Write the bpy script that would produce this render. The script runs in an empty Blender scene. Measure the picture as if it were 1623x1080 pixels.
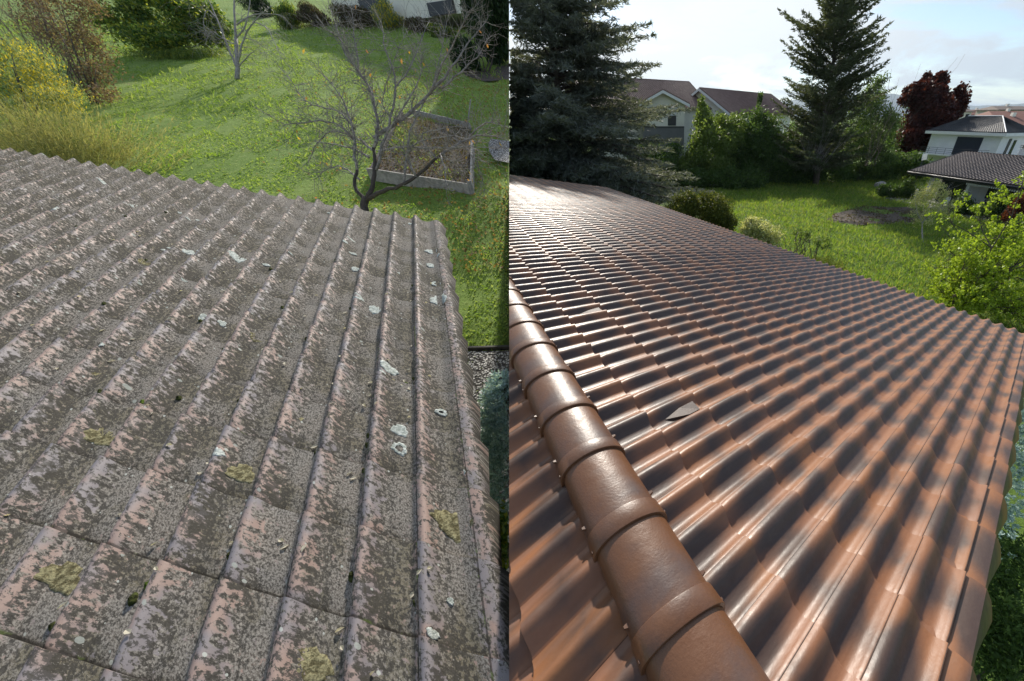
import bpy, bmesh, math, random
import numpy as np
from mathutils import Vector, Matrix
random.seed(7); rng = np.random.default_rng(7)
S = bpy.context.scene
R = math.radians
# ------------------------------------------------------------------ camera
F = 560.0; PX = 1050.0; PY = 540.0; W0 = 1623.0; H0 = 1080.0
PITCH = math.atan(355/560.); CP, SP = math.cos(PITCH), math.sin(PITCH)
CAM = np.array([0., 0., 8.])
cd = bpy.data.cameras.new('camera'); cam = bpy.data.objects.new('camera', cd); S.collection.objects.link(cam)
cam.location = CAM; cam.rotation_euler = (math.pi/2 - PITCH, 0, 0)
cd.sensor_width = 36; cd.sensor_fit = 'HORIZONTAL'; cd.lens = F/W0*36
cd.shift_x = -(PX - W0/2)/W0; cd.shift_y = 0
cd.clip_start = 0.05; cd.clip_end = 30000
S.camera = cam
# ------------------------------------------------------------------ light
SUN_AZ, SUN_EL = R(-8), R(31)          # azimuth from +Y, negative = left
sdir = Vector((math.sin(SUN_AZ)*math.cos(SUN_EL), math.cos(SUN_AZ)*math.cos(SUN_EL), math.sin(SUN_EL)))
sl = bpy.data.lights.new('sun', 'SUN'); so = bpy.data.objects.new('sun', sl); S.collection.objects.link(so)
sl.energy = 4.3; sl.angle = R(1.5); sl.color = (1.0, .93, .83)
so.rotation_euler = sdir.to_track_quat('Z', 'Y').to_euler()
w = bpy.data.worlds.new('World'); S.world = w; w.use_nodes = True
S.view_settings.view_transform = 'Standard'; S.view_settings.look = 'None'
S.view_settings.exposure = 0.62; S.view_settings.gamma = 1

def N(nt, typ, ins=None, **props):
    n = nt.nodes.new(typ)
    for k, v in props.items(): setattr(n, k, v)
    for k, v in (ins or {}).items():
        s = n.inputs[k]
        if isinstance(v, bpy.types.NodeSocket): nt.links.new(v, s)
        else: s.default_value = v
    return n
def M(nt, op, a, b=None, c=None, clamp=False):
    d = {0: a}
    if b is not None: d[1] = b
    if c is not None: d[2] = c
    return N(nt, 'ShaderNodeMath', d, operation=op, use_clamp=clamp).outputs[0]
def MIX(nt, f, a, b):
    n = N(nt, 'ShaderNodeMix', None, data_type='RGBA')
    for i, v in ((0, f), (6, a), (7, b)):
        if isinstance(v, bpy.types.NodeSocket): nt.links.new(v, n.inputs[i])
        else: n.inputs[i].default_value = (v if i == 0 else (v[0], v[1], v[2], 1))
    return n.outputs[2]
def RAMP(nt, v, a, b):      # linear step a..b clamped
    return N(nt, 'ShaderNodeMapRange', {0: v, 1: a, 2: b, 3: 0.0, 4: 1.0}, clamp=True, interpolation_type='SMOOTHSTEP').outputs[0]
def NOISE(nt, vec, sc, det=3, rough=.55, dist=0.):
    return N(nt, 'ShaderNodeTexNoise', {'Vector': vec, 'Scale': sc, 'Detail': det, 'Roughness': rough, 'Distortion': dist}).outputs[0]

nt = w.node_tree; nt.nodes.clear()
sky = N(nt, 'ShaderNodeTexSky', None, sky_type='NISHITA', sun_disc=False, sun_elevation=SUN_EL, sun_rotation=SUN_AZ,
        air_density=1.0, dust_density=.4, ozone_density=2.0, altitude=400)
tc = N(nt, 'ShaderNodeTexCoord').outputs['Generated']
sx = N(nt, 'ShaderNodeSeparateXYZ', {0: tc})
zz = M(nt, 'ADD', M(nt, 'MAXIMUM', sx.outputs[2], 0.), .22)
cv = N(nt, 'ShaderNodeCombineXYZ', {0: M(nt, 'DIVIDE', sx.outputs[0], zz), 1: M(nt, 'DIVIDE', sx.outputs[1], M(nt, 'MULTIPLY', zz, 1.0)), 2: 3.3}).outputs[0]
nz = NOISE(nt, cv, 1.35, 7, .60, .35)
cl = RAMP(nt, nz, .42, .58)
# thin cirrus veil thicker towards the sun side
dt = N(nt, 'ShaderNodeVectorMath', {0: tc, 1: tuple(sdir)}, operation='DOT_PRODUCT').outputs['Value']
near = RAMP(nt, dt, .45, .98)
cf = M(nt, 'MULTIPLY', M(nt, 'ADD', M(nt, 'MULTIPLY', cl, .88), M(nt, 'MULTIPLY', near, .36), clamp=True), .93)
skyc = N(nt, 'ShaderNodeVectorMath', {0: sky.outputs[0], 3: .10}, operation='SCALE').outputs[0]
glow = MIX(nt, M(nt, 'POWER', near, 1.6), (.40, .45, .51), (.70, .72, .72))
bgc = MIX(nt, cf, skyc, glow)
bg = N(nt, 'ShaderNodeBackground', {'Color': bgc, 'Strength': 1.0})
wo = N(nt, 'ShaderNodeOutputWorld', {'Surface': bg.outputs[0]})

# ------------------------------------------------------------------ geometry helpers
def ray(u, v):
    x, y, z = (u-PX)/F, (PY-v)/F, 1.0
    return np.array([x, z*CP+y*SP, y*CP-z*SP])
def at(u, v, d): return CAM + d*ray(u, v)
HS, HZ = .28, 3.0                       # hillside: z = HZ + HS*y
def gnd(u, v, z=0.):
    r = ray(u, v); return CAM + r*((z-8.)/r[2])
def hill(u, v, dz=0.):
    r = ray(u, v); t = (HZ+dz-8.)/(r[2]-HS*r[1]); return CAM + r*t
def depth(p): q = np.asarray(p)-CAM; return q[..., 1]*CP - q[..., 2]*SP
NS = np.array([1., .4339*CP, -.4339*SP])   # boundary between the two gardens
def sideval(p): return (np.asarray(p)-CAM) @ NS
COL = S.collection
def root_of(o):
    while o.parent: o = o.parent
    return o
def tag(o, label=None, cat=None, group=None, kind=None):
    if label: o['label'] = label
    if cat: o['category'] = cat
    if group: o['group'] = group
    if kind: o['kind'] = kind
    return o
def thing(name, label, cat, loc=(0, 0, 0), group=None):
    o = bpy.data.objects.new(name, None); COL.objects.link(o); o.location = [float(x) for x in loc]
    o.empty_display_size = .2
    return tag(o, label, cat, group)
def mobj(name, V, Fc, mat, parent=None, smooth=False, uv=None, loc=None, side=0, label=None):
    """V world coordinates (n,3); Fc list of tuples or (m,k) array; parent's root location is subtracted"""
    V = np.asarray(V, float)
    base = np.zeros(3)
    if parent is not None: base = np.array(root_of(parent).location)
    elif loc is not None: base = np.array(loc, float)
    me = bpy.data.meshes.new(name)
    V = V - base
    if isinstance(Fc, np.ndarray):
        m, k = Fc.shape
        me.vertices.add(len(V)); me.vertices.foreach_set('co', V.astype(np.float32).ravel())
        me.loops.add(m*k); me.loops.foreach_set('vertex_index', Fc.astype(np.int32).ravel())
        me.polygons.add(m); me.polygons.foreach_set('loop_start', np.arange(0, m*k, k, dtype=np.int32))
        me.polygons.foreach_set('loop_total', np.full(m, k, dtype=np.int32))
        me.update(calc_edges=True)
    else:
        me.from_pydata([tuple(x) for x in V], [], [tuple(int(i) for i in f) for f in Fc]); me.update()
    if uv is not None:
        l = me.uv_layers.new(name='UVMap'); idx = np.empty(len(me.loops), np.int32); me.loops.foreach_get('vertex_index', idx)
        l.data.foreach_set('uv', np.asarray(uv, np.float32)[idx].ravel())
    if side:
        bm = bmesh.new(); bm.from_mesh(me)
        bmesh.ops.bisect_plane(bm, geom=bm.verts[:]+bm.edges[:]+bm.faces[:], dist=1e-5, plane_co=Vector(CAM-base), plane_no=Vector(NS*side), clear_inner=True)
        bm.to_mesh(me); bm.free()
    if smooth and len(me.polygons): me.polygons.foreach_set('use_smooth', np.ones(len(me.polygons), bool))
    me.materials.append(mat)
    o = bpy.data.objects.new(name, me); COL.objects.link(o)
    if parent is not None: o.parent = parent
    elif loc is not None: o.location = [float(x) for x in loc]
    if label: o['label'] = label
    return o
class MB:
    def __init__(s): s.v = []; s.f = []
    def add(s, V, Fc):
        n = len(s.v); s.v += [tuple(map(float, x)) for x in V]; s.f += [tuple(i+n for i in f) for f in Fc]
    def box(s, c, size, ax=None):
        c = np.array(c, float); hx = np.array(size, float)/2
        A = np.eye(3) if ax is None else np.array(ax, float)
        V = [c + A.T @ (hx*np.array([i, j, k])) for i in (-1, 1) for j in (-1, 1) for k in (-1, 1)]
        s.add(V, [(0, 1, 3, 2), (4, 6, 7, 5), (0, 4, 5, 1), (2, 3, 7, 6), (0, 2, 6, 4), (1, 5, 7, 3)])
    def prism(s, poly, vec):      # polygon extruded along vec
        n = len(poly); poly = [np.array(p, float) for p in poly]; vec = np.array(vec, float)
        V = poly + [p+vec for p in poly]
        s.add(V, [tuple(range(n))[::-1], tuple(range(n, 2*n))] + [(i, (i+1) % n, (i+1) % n+n, i+n) for i in range(n)])
    def tube(s, pts, rad, seg=6, cap=True):
        pts = [np.array(p, float) for p in pts]; V = []; Fc = []
        if not hasattr(rad, '__len__'): rad = [rad]*len(pts)
        up = np.array([.13, .21, .97]); 
        for i, p in enumerate(pts):
            t = pts[min(i+1, len(pts)-1)] - pts[max(i-1, 0)]; t = t/(np.linalg.norm(t)+1e-9)
            if i == 0:
                x = np.cross(t, up); 
                if np.linalg.norm(x) < .1: x = np.cross(t, np.array([1., 0, 0]))
            else: x = x - t*(x@t)
            x = x/(np.linalg.norm(x)+1e-9); y = np.cross(t, x)
            for j in range(seg):
                a = 2*math.pi*j/seg; V.append(p + rad[i]*(x*math.cos(a)+y*math.sin(a)))
        for i in range(len(pts)-1):
            for j in range(seg): Fc.append((i*seg+j, i*seg+(j+1) % seg, (i+1)*seg+(j+1) % seg, (i+1)*seg+j))
        if cap: Fc.append(tuple(range(seg))[::-1]); Fc.append(tuple(range((len(pts)-1)*seg, len(pts)*seg)))
        s.add(V, Fc)
    def build(s, name, mat, parent=None, smooth=False, loc=None, side=0, label=None):
        if not s.v: return None
        return mobj(name, s.v, s.f, mat, parent, smooth, None, loc, side, label)
def unit(v): return v/(np.linalg.norm(v, axis=-1, keepdims=True)+1e-9)
def leaf_soup(Pts, L, Wd, D=None, spread=1., fold=.0):
    """rhombic leaves. Pts (n,3) centres, L length, Wd width (scalars or arrays), D preferred long direction"""
    n = len(Pts); A = unit(rng.normal(size=(n, 3)))
    if D is not None: A = unit(np.asarray(D)*np.ones((n, 3)) + A*spread)
    B = unit(np.cross(A, unit(rng.normal(size=(n, 3)))))
    L = np.asarray(L)*rng.uniform(.7, 1.25, n); Wd = np.asarray(Wd)*rng.uniform(.7, 1.25, n)
    a = A*L[:, None]/2; b = B*Wd[:, None]/2; c = np.cross(A, B)*(L*fold)[:, None]
    V = np.stack([Pts-a, Pts+b+c, Pts+a, Pts-b+c], 1).reshape(-1, 3)
    return V
def soup(name, V, mat, parent=None, side=0, k=4, loc=None, label=None):
    V = V.reshape(-1, k, 3)
    if side: V = V[(sideval(V.reshape(-1, 3)).reshape(-1, k)*side > 0).all(1)]
    n = len(V)
    return mobj(name, V.reshape(-1, 3), np.arange(n*k).reshape(n, k), mat, parent, False, None, loc, 0, label)
def blob_pts(c, rad, n, clumps=14, cr=.38, seed_dir=None, inner=.4):
    """points of a crown built from sub-clumps for an uneven outline"""
    c = np.array(c, float); rad = np.array(rad, float)*np.ones(3)
    d = unit(rng.normal(size=(clumps, 3))); rr = rng.uniform(inner, .95, (clumps, 1))
    cr = min(.5, cr*1.45); cc = c + d*rr*rad*(1-cr*.4)
    k = rng.integers(0, clumps, n); sz = rng.uniform(.6, 1.15, clumps)[k][:, None]
    cc = c+(cc-c)*.86
    q = unit(rng.normal(size=(n, 3)))*(rng.uniform(0, 1, (n, 1))**.45)*.86
    q = q*(1+.25*rng.normal(size=(n, 1))*.5)
    return cc[k] + q*rad*cr*sz

# ------------------------------------------------------------------ materials
def newmat(name):
    m = bpy.data.materials.new(name); m.use_nodes = True; m.node_tree.nodes.clear(); return m, m.node_tree
def finish(nt, col, rough=.6, bump=None, bstr=.3, bdist=.01, spec=.5, trans=None, coat=0., metal=0., crough=.2):
    ins = {'Base Color': col if isinstance(col, bpy.types.NodeSocket) else (*col, 1), 'Roughness': rough, 'Specular IOR Level': spec, 'Coat Weight': coat, 'Coat Roughness': crough, 'Metallic': metal}
    if bump is not None:
        ins['Normal'] = N(nt, 'ShaderNodeBump', {'Height': bump, 'Strength': bstr, 'Distance': bdist}).outputs[0]
    b = N(nt, 'ShaderNodeBsdfPrincipled', ins); out = b.outputs[0]
    if trans is not None:
        t = N(nt, 'ShaderNodeBsdfTranslucent', {'Color': trans if isinstance(trans, bpy.types.NodeSocket) else (*trans, 1)})
        out = N(nt, 'ShaderNodeMixShader', {0: .38, 1: out, 2: t.outputs[0]}).outputs[0]
    N(nt, 'ShaderNodeOutputMaterial', {'Surface': out})
def leafmat(name, cols, rough=.55, tr=1.6, spec=.25):
    """cols: list of 3 colours picked per leaf"""
    m, nt = newmat(name)
    r = N(nt, 'ShaderNodeNewGeometry').outputs['Random Per Island']
    cr = N(nt, 'ShaderNodeValToRGB', {0: r}); e = cr.color_ramp; e.interpolation = 'LINEAR'
    e.elements[0].color = (*cols[0], 1); e.elements[1].color = (*cols[-1], 1)
    for i, c in enumerate(cols[1:-1]):
        x = e.elements.new((i+1)/(len(cols)-1)); x.color = (*c, 1)
    tcol = N(nt, 'ShaderNodeVectorMath', {0: cr.outputs[0], 1: (tr*1.15, tr*1.1, tr*.6)}, operation='MULTIPLY').outputs[0]
    finish(nt, cr.outputs[0], rough, spec=spec, trans=tcol); return m
def plain(name, col, rough=.7, ns=None, var=.15, bump=0., metal=0., spec=.5, coat=0.):
    m, nt = newmat(name)
    tc = N(nt, 'ShaderNodeTexCoord').outputs['Object']
    sc = ns or 3.
    n1 = NOISE(nt, tc, sc, 5, .6); n2 = NOISE(nt, tc, sc*9, 3, .6)
    f = RAMP(nt, M(nt, 'ADD', M(nt, 'MULTIPLY', n1, .7), M(nt, 'MULTIPLY', n2, .3)), .3, .7)
    c = MIX(nt, f, tuple(x*(1-var) for x in col), tuple(min(1, x*(1+var)) for x in col))
    finish(nt, c, rough, bump=(n2 if bump else None), bstr=bump, bdist=.02, metal=metal, spec=spec, coat=coat); return m

def new_tile_mat():
    m, nt = newmat('glazed_brown_tile')
    uv = N(nt, 'ShaderNodeUVMap').outputs[0]
    s = N(nt, 'ShaderNodeSeparateXYZ', {0: uv}); u, v = s.outputs[0], s.outputs[1]
    fu, fv = M(nt, 'FLOOR', u), M(nt, 'FLOOR', v)
    lu, lv = M(nt, 'FRACT', u), M(nt, 'FRACT', v)
    cell = N(nt, 'ShaderNodeCombineXYZ', {0: fu, 1: fv, 2: .5}).outputs[0]
    wn = N(nt, 'ShaderNodeTexWhiteNoise', {'Vector': cell}, noise_dimensions='3D')
    rs = N(nt, 'ShaderNodeSeparateXYZ', {0: wn.outputs['Color']})
    # flame pattern: every tile has dark smoky bands across, shifted by tile
    off = N(nt, 'ShaderNodeVectorMath', {0: wn.outputs['Color'], 3: 17.0}, operation='SCALE').outputs[0]
    loc = N(nt, 'ShaderNodeCombineXYZ', {0: M(nt, 'MULTIPLY', lu, 1.5), 1: M(nt, 'MULTIPLY', lv, .95), 2: 0.}).outputs[0]
    q = N(nt, 'ShaderNodeVectorMath', {0: loc, 1: off}, operation='ADD').outputs[0]
    n = NOISE(nt, q, 1.15, 2, .5, .4)
    # hump: darker in the middle of the tile's length
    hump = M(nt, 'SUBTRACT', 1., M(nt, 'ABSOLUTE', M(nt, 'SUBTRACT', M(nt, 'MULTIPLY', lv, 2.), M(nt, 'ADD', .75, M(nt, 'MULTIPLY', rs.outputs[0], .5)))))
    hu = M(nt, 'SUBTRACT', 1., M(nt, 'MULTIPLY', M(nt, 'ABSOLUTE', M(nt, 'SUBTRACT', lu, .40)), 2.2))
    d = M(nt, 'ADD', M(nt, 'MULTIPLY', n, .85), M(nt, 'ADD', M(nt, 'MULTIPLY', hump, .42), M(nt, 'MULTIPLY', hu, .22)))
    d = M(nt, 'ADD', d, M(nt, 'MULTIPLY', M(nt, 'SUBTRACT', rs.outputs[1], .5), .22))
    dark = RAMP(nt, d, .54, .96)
    fine = NOISE(nt, uv, 24., 4, .7)
    c1 = MIX(nt, fine, (.195, .080, .030), (.255, .108, .043))
    c1 = MIX(nt, M(nt, 'MULTIPLY', rs.outputs[2], .4), c1, (.20, .10, .07))
    c2 = MIX(nt, fine, (.048, .029, .022), (.078, .049, .038))
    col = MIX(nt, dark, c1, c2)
    jd = M(nt, 'MAXIMUM', M(nt, 'SUBTRACT', 1., RAMP(nt, lv, .034, .050)), M(nt, 'GREATER_THAN', lu, .982))  # joint lines: shadow gap painted dark, plus slight dirt
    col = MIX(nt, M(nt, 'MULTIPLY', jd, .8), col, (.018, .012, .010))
    n2 = NOISE(nt, uv, 7., 3, .6); sp = NOISE(nt, uv, 130., 1, .5)
    dust = M(nt, 'MULTIPLY', RAMP(nt, NOISE(nt, uv, 3.1, 5, .7), .5, .75), .18)
    col = MIX(nt, dust, col, (.18, .13, .10))
    col = MIX(nt, M(nt, 'MULTIPLY', RAMP(nt, sp, .80, .83), .6), col, (.45, .38, .33))
    rough = N(nt, 'ShaderNodeMapRange', {0: n2, 1: .3, 2: .7, 3: .36, 4: .50}).outputs[0]
    finish(nt, col, rough, bump=M(nt, 'ADD', M(nt, 'MULTIPLY', fine, .25), n2), bstr=.10, bdist=.012, spec=.45)
    return m
def old_tile_mat():
    m, nt = newmat('weathered_lichen_tile')
    uv0 = N(nt, 'ShaderNodeUVMap').outputs[0]
    s = N(nt, 'ShaderNodeSeparateXYZ', {0: uv0}); u, v = s.outputs[0], s.outputs[1]
    fu, fv = M(nt, 'FLOOR', u), M(nt, 'FLOOR', v); lu = M(nt, 'FRACT', u); lv = M(nt, 'FRACT', v)
    wn = N(nt, 'ShaderNodeTexWhiteNoise', {'Vector': N(nt, 'ShaderNodeCombineXYZ', {0: fu, 1: fv, 2: 2.5}).outputs[0]}, noise_dimensions='3D')
    rs = N(nt, 'ShaderNodeSeparateXYZ', {0: wn.outputs['Color']})
    uv = N(nt, 'ShaderNodeVectorMath', {0: uv0, 1: (.78, 1., 1.)}, operation='MULTIPLY').outputs[0]
    # clay: pink with violet-grey smoke
    off = N(nt, 'ShaderNodeVectorMath', {0: wn.outputs['Color'], 3: 9.}, operation='SCALE').outputs[0]
    q = N(nt, 'ShaderNodeVectorMath', {0: uv, 1: off}, operation='ADD').outputs[0]
    smoke = RAMP(nt, NOISE(nt, q, 2.4, 2, .5), .42, .62)
    fine = NOISE(nt, uv, 60., 5, .7)
    clay = MIX(nt, smoke, (.34, .245, .205), (.225, .21, .22))
    clay = MIX(nt, M(nt, 'MULTIPLY', fine, .35), clay, (.17, .12, .10))
    crest = M(nt, 'SUBTRACT', 1., M(nt, 'MULTIPLY', M(nt, 'ABSOLUTE', M(nt, 'WRAP', M(nt, 'SUBTRACT', lu, .12), .5, -.5)), 3.0), clamp=True)
    far = M(nt, 'MULTIPLY', M(nt, 'SUBTRACT', v, 40.), .010)
    nA = NOISE(nt, uv, 8.5, 12, .68, .1); nB = NOISE(nt, uv, 16., 12, .66); nC = NOISE(nt, uv, 38., 8, .72); nD = NOISE(nt, q, 1.3, 4, .6)
    # grey lichen film over most of the valley
    g1 = RAMP(nt, M(nt, 'ADD', M(nt, 'ADD', nA, M(nt, 'MULTIPLY', crest, -.235)), M(nt, 'ADD', far, M(nt, 'MULTIPLY', M(nt, 'SUBTRACT', nB, .5), .5))), .345, .395)
    film = MIX(nt, RAMP(nt, nC, .40, .60), (.060, .054, .045), (.29, .27, .235))
    film = MIX(nt, M(nt, 'MULTIPLY', RAMP(nt, nD, .45, .62), .6), film, (.135, .12, .065))
    col = MIX(nt, M(nt, 'MULTIPLY', g1, .93), clay, film)
    # crisp black-brown crusts
    blk = RAMP(nt, M(nt, 'ADD', M(nt, 'ADD', NOISE(nt, uv, 17., 12, .72), M(nt, 'MULTIPLY', M(nt, 'SUBTRACT', 1., RAMP(nt, M(nt, 'ABSOLUTE', M(nt, 'SUBTRACT', lu, .36)), .05, .28)), .05)), M(nt, 'MULTIPLY', M(nt, 'SUBTRACT', nD, .5), .35)), .515, .56)
    col = MIX(nt, M(nt, 'MULTIPLY', blk, .88), col, MIX(nt, nC, (.022, .020, .017), (.062, .057, .049)))
    # pale grains
    col = MIX(nt, M(nt, 'MULTIPLY', RAMP(nt, fine, .61, .67), M(nt, 'MULTIPLY', g1, .8)), col, (.46, .44, .39))
    for sc, thr, mx, ca, cb_ in ((5.0, .76, .19, (.40, .43, .40), (.20, .21, .18)), (11., .80, .24, (.52, .54, .50), (.34, .36, .32))):
        vo = N(nt, 'ShaderNodeTexVoronoi', {'Vector': uv, 'Scale': sc, 'Randomness': 1.}, feature='F1')
        vr = N(nt, 'ShaderNodeSeparateXYZ', {0: vo.outputs['Color']})
        dd = M(nt, 'ADD', vo.outputs['Distance'], M(nt, 'MULTIPLY', M(nt, 'SUBTRACT', nC, .5), .16))
        disc = M(nt, 'MULTIPLY', M(nt, 'LESS_THAN', dd, M(nt, 'MULTIPLY', vr.outputs[0], mx)), M(nt, 'GREATER_THAN', vr.outputs[1], thr))
        col = MIX(nt, M(nt, 'MULTIPLY', disc, .85), col, MIX(nt, fine, ca, cb_))
    # dirt and moss in the joints, with the gaps' shade painted in
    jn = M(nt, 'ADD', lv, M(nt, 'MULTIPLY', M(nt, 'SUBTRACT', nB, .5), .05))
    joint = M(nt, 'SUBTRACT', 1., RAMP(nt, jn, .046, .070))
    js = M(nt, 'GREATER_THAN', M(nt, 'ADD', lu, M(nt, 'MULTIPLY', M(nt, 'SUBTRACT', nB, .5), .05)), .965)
    grime_shade = M(nt, 'MAXIMUM', joint, M(nt, 'MULTIPLY', js, .9))
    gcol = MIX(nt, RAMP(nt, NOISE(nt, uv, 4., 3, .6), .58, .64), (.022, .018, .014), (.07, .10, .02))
    col = MIX(nt, M(nt, 'MULTIPLY', grime_shade, .78), col, gcol)
    h = M(nt, 'ADD', M(nt, 'MULTIPLY', nC, .5), M(nt, 'ADD', M(nt, 'MULTIPLY', fine, .35), M(nt, 'MULTIPLY', blk, .25)))
    finish(nt, col, N(nt, 'ShaderNodeMapRange', {0: g1, 1: 0., 2: 1., 3: .58, 4: .93}).outputs[0], bump=h, bstr=.4, bdist=.004, spec=.32)
    return m
def lawn_mat(name, c1, c2, c3, sc=1., dry=(.22, .17, .08)):
    m, nt = newmat(name)
    tc = N(nt, 'ShaderNodeTexCoord').outputs['Object']
    a = NOISE(nt, tc, .35*sc, 5, .6); b = NOISE(nt, tc, 5.*sc, 6, .7); c = NOISE(nt, tc, 38.*sc, 4, .7)
    col = MIX(nt, RAMP(nt, a, .35, .65), c1, c2); col = MIX(nt, M(nt, 'MULTIPLY', RAMP(nt, b, .45, .7), .6), col, c3)
    col = MIX(nt, M(nt, 'MULTIPLY', RAMP(nt, c, .5, .72), .45), col, tuple(x*.35 for x in c1))
    col = MIX(nt, M(nt, 'MULTIPLY', RAMP(nt, NOISE(nt, tc, .8*sc, 6, .65), .58, .72), .35), col, dry)
    finish(nt, col, .9, bump=M(nt, 'ADD', b, M(nt, 'MULTIPLY', c, .6)), bstr=.9, bdist=.09, spec=.2); return m
MT = dict(
 newtile=new_tile_mat(), oldtile=old_tile_mat(),
 ridge=None,
 wall=plain('pale_render', (.62, .58, .52), .85, .8, .08), cream=plain('cream_render', (.78, .75, .67), .85, .8, .07),
 white=plain('white_paint', (.72, .73, .74), .6, 1., .05), grey=plain('grey_render', (.17, .17, .18), .85, 1., .1),
 dark=plain('dark_fascia', (.030, .031, .035), .45, 2., .15), navy=plain('navy_shutter', (.012, .017, .035), .5, 2., .15),
 glass=plain('window_glass', (.02, .025, .03), .08, 1., .1), shutter=plain('white_shutter', (.62, .64, .66), .6, 1., .04),
 bark=plain('bark', (.075, .06, .048), .9, 6., .4, .8), greybark=plain('grey_bark', (.30, .28, .26), .9, 9., .35, .6),
 twig=plain('lichen_twig', (.235, .22, .205), .9, 14., .6, .5), darktwig=plain('dark_twig', (.060, .050, .044), .9, 10., .35, .6),
 metal=plain('brushed_metal', (.45, .45, .46), .35, 5., .1, metal=.7), plank=plain('weathered_plank', (.27, .26, .245), .85, 7., .4, .7),
 darkplank=plain('dark_plank', (.045, .042, .04), .85, 7., .4, .7), stone=plain('grey_stone', (.30, .29, .28), .9, 4., .25, .7),
 soil=plain('bare_soil', (.075, .058, .045), .95, 3., .5, .9), gravel=None,
 dist_roof=plain('red_brown_roof', (.20, .085, .06), .8, 1.5, .2), far_roof=plain('grey_brown_roof', (.13, .10, .085), .8, 1.5, .2),
 mountain=plain('mountain_rock', (.10, .12, .12), .95, .002, .25), lamp=plain('milky_panel', (.78, .78, .76), .5, 2., .03),
 terrace=plain('terrace_slab', (.42, .40, .38), .8, 2., .15),
)
def ridge_mat():
    m, nt = newmat('glazed_ridge_tile')
    uv = N(nt, 'ShaderNodeUVMap').outputs[0]
    s = N(nt, 'ShaderNodeSeparateXYZ', {0: uv}); u, v = s.outputs[0], s.outputs[1]; lu = M(nt, 'FRACT', u)
    n = NOISE(nt, uv, 2.3, 4, .6, .3); fine = NOISE(nt, uv, 40., 4, .7)
    hump = M(nt, 'SUBTRACT', 1., M(nt, 'ADD', M(nt, 'ABSOLUTE', M(nt, 'SUBTRACT', M(nt, 'MULTIPLY', lu, 2.3), 1.15)), M(nt, 'MULTIPLY', M(nt, 'ABSOLUTE', M(nt, 'SUBTRACT', v, .5)), 1.3)))
    d = RAMP(nt, M(nt, 'ADD', n, M(nt, 'MULTIPLY', hump, .35)), .42, .95)
    c = MIX(nt, M(nt, 'MULTIPLY', d, .8), MIX(nt, fine, (.105, .042, .016), (.142, .060, .025)), MIX(nt, fine, (.055, .038, .036), (.080, .056, .052)))
    sp = NOISE(nt, uv, 150., 1, .5)
    c = MIX(nt, M(nt, 'MULTIPLY', RAMP(nt, sp, .80, .83), .6), c, (.45, .36, .3))
    finish(nt, c, N(nt, 'ShaderNodeMapRange', {0: NOISE(nt, uv, 5., 5, .7), 1: .3, 2: .7, 3: .34, 4: .48}).outputs[0], bump=M(nt, 'ADD', M(nt, 'MULTIPLY', fine, .5), NOISE(nt, uv, 9., 3, .6)), bstr=.2, bdist=.008, spec=.55); return m
MT['ridge'] = ridge_mat()
def gravel_mat():
    m, nt = newmat('pale_gravel'); tc = N(nt, 'ShaderNodeTexCoord').outputs['Object']
    vo = N(nt, 'ShaderNodeTexVoronoi', {'Vector': tc, 'Scale': 26.}); r = N(nt, 'ShaderNodeSeparateXYZ', {0: vo.outputs['Color']})
    c = MIX(nt, r.outputs[0], (.32, .315, .30), (.70, .69, .66)); c = MIX(nt, RAMP(nt, vo.outputs['Distance'], .35, .6), c, (.08, .075, .07))
    finish(nt, c, .9, bump=M(nt, 'SUBTRACT', 1., vo.outputs['Distance']), bstr=1., bdist=.03, spec=.2); return m
MT['gravel'] = gravel_mat()
# ------------------------------------------------------------------ the two roofs
class Roof:
    def __init__(s, a, b, o, H, prof, r0=0.):
        s.a, s.b, s.o = np.array(a), np.array(b), np.array(o)+CAM
        n = np.cross(s.a, s.b); n /= np.linalg.norm(n); s.n = n if n[2] > 0 else -n; s.H = H; s.prof = prof
    def pos(s, k, r, h=0.):
        k = np.asarray(k, float)[..., None]; r = np.asarray(r, float)[..., None]; h = np.asarray(h, float)[..., None]
        return s.o + k*s.a + r*s.b + h*s.n
    def surf(s, k, r, dh=0.):       # point on the tile skin
        k = np.asarray(k, float); sx = k-np.floor(k); return s.pos(k, r, s.prof(sx)*s.H - s.H + .004*(1-sx) + .014*(np.asarray(r)-np.floor(r)) + dh)
def roll(c, hw):
    def p(x):
        x = np.asarray(x, float); out = np.zeros_like(x)
        for cc in (c, c+1):
            y = np.clip((x-cc)/hw, -1, 1); out = np.maximum(out, .5*(1+np.cos(math.pi*y)))
        return out
    return p
LIP = .022
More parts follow.
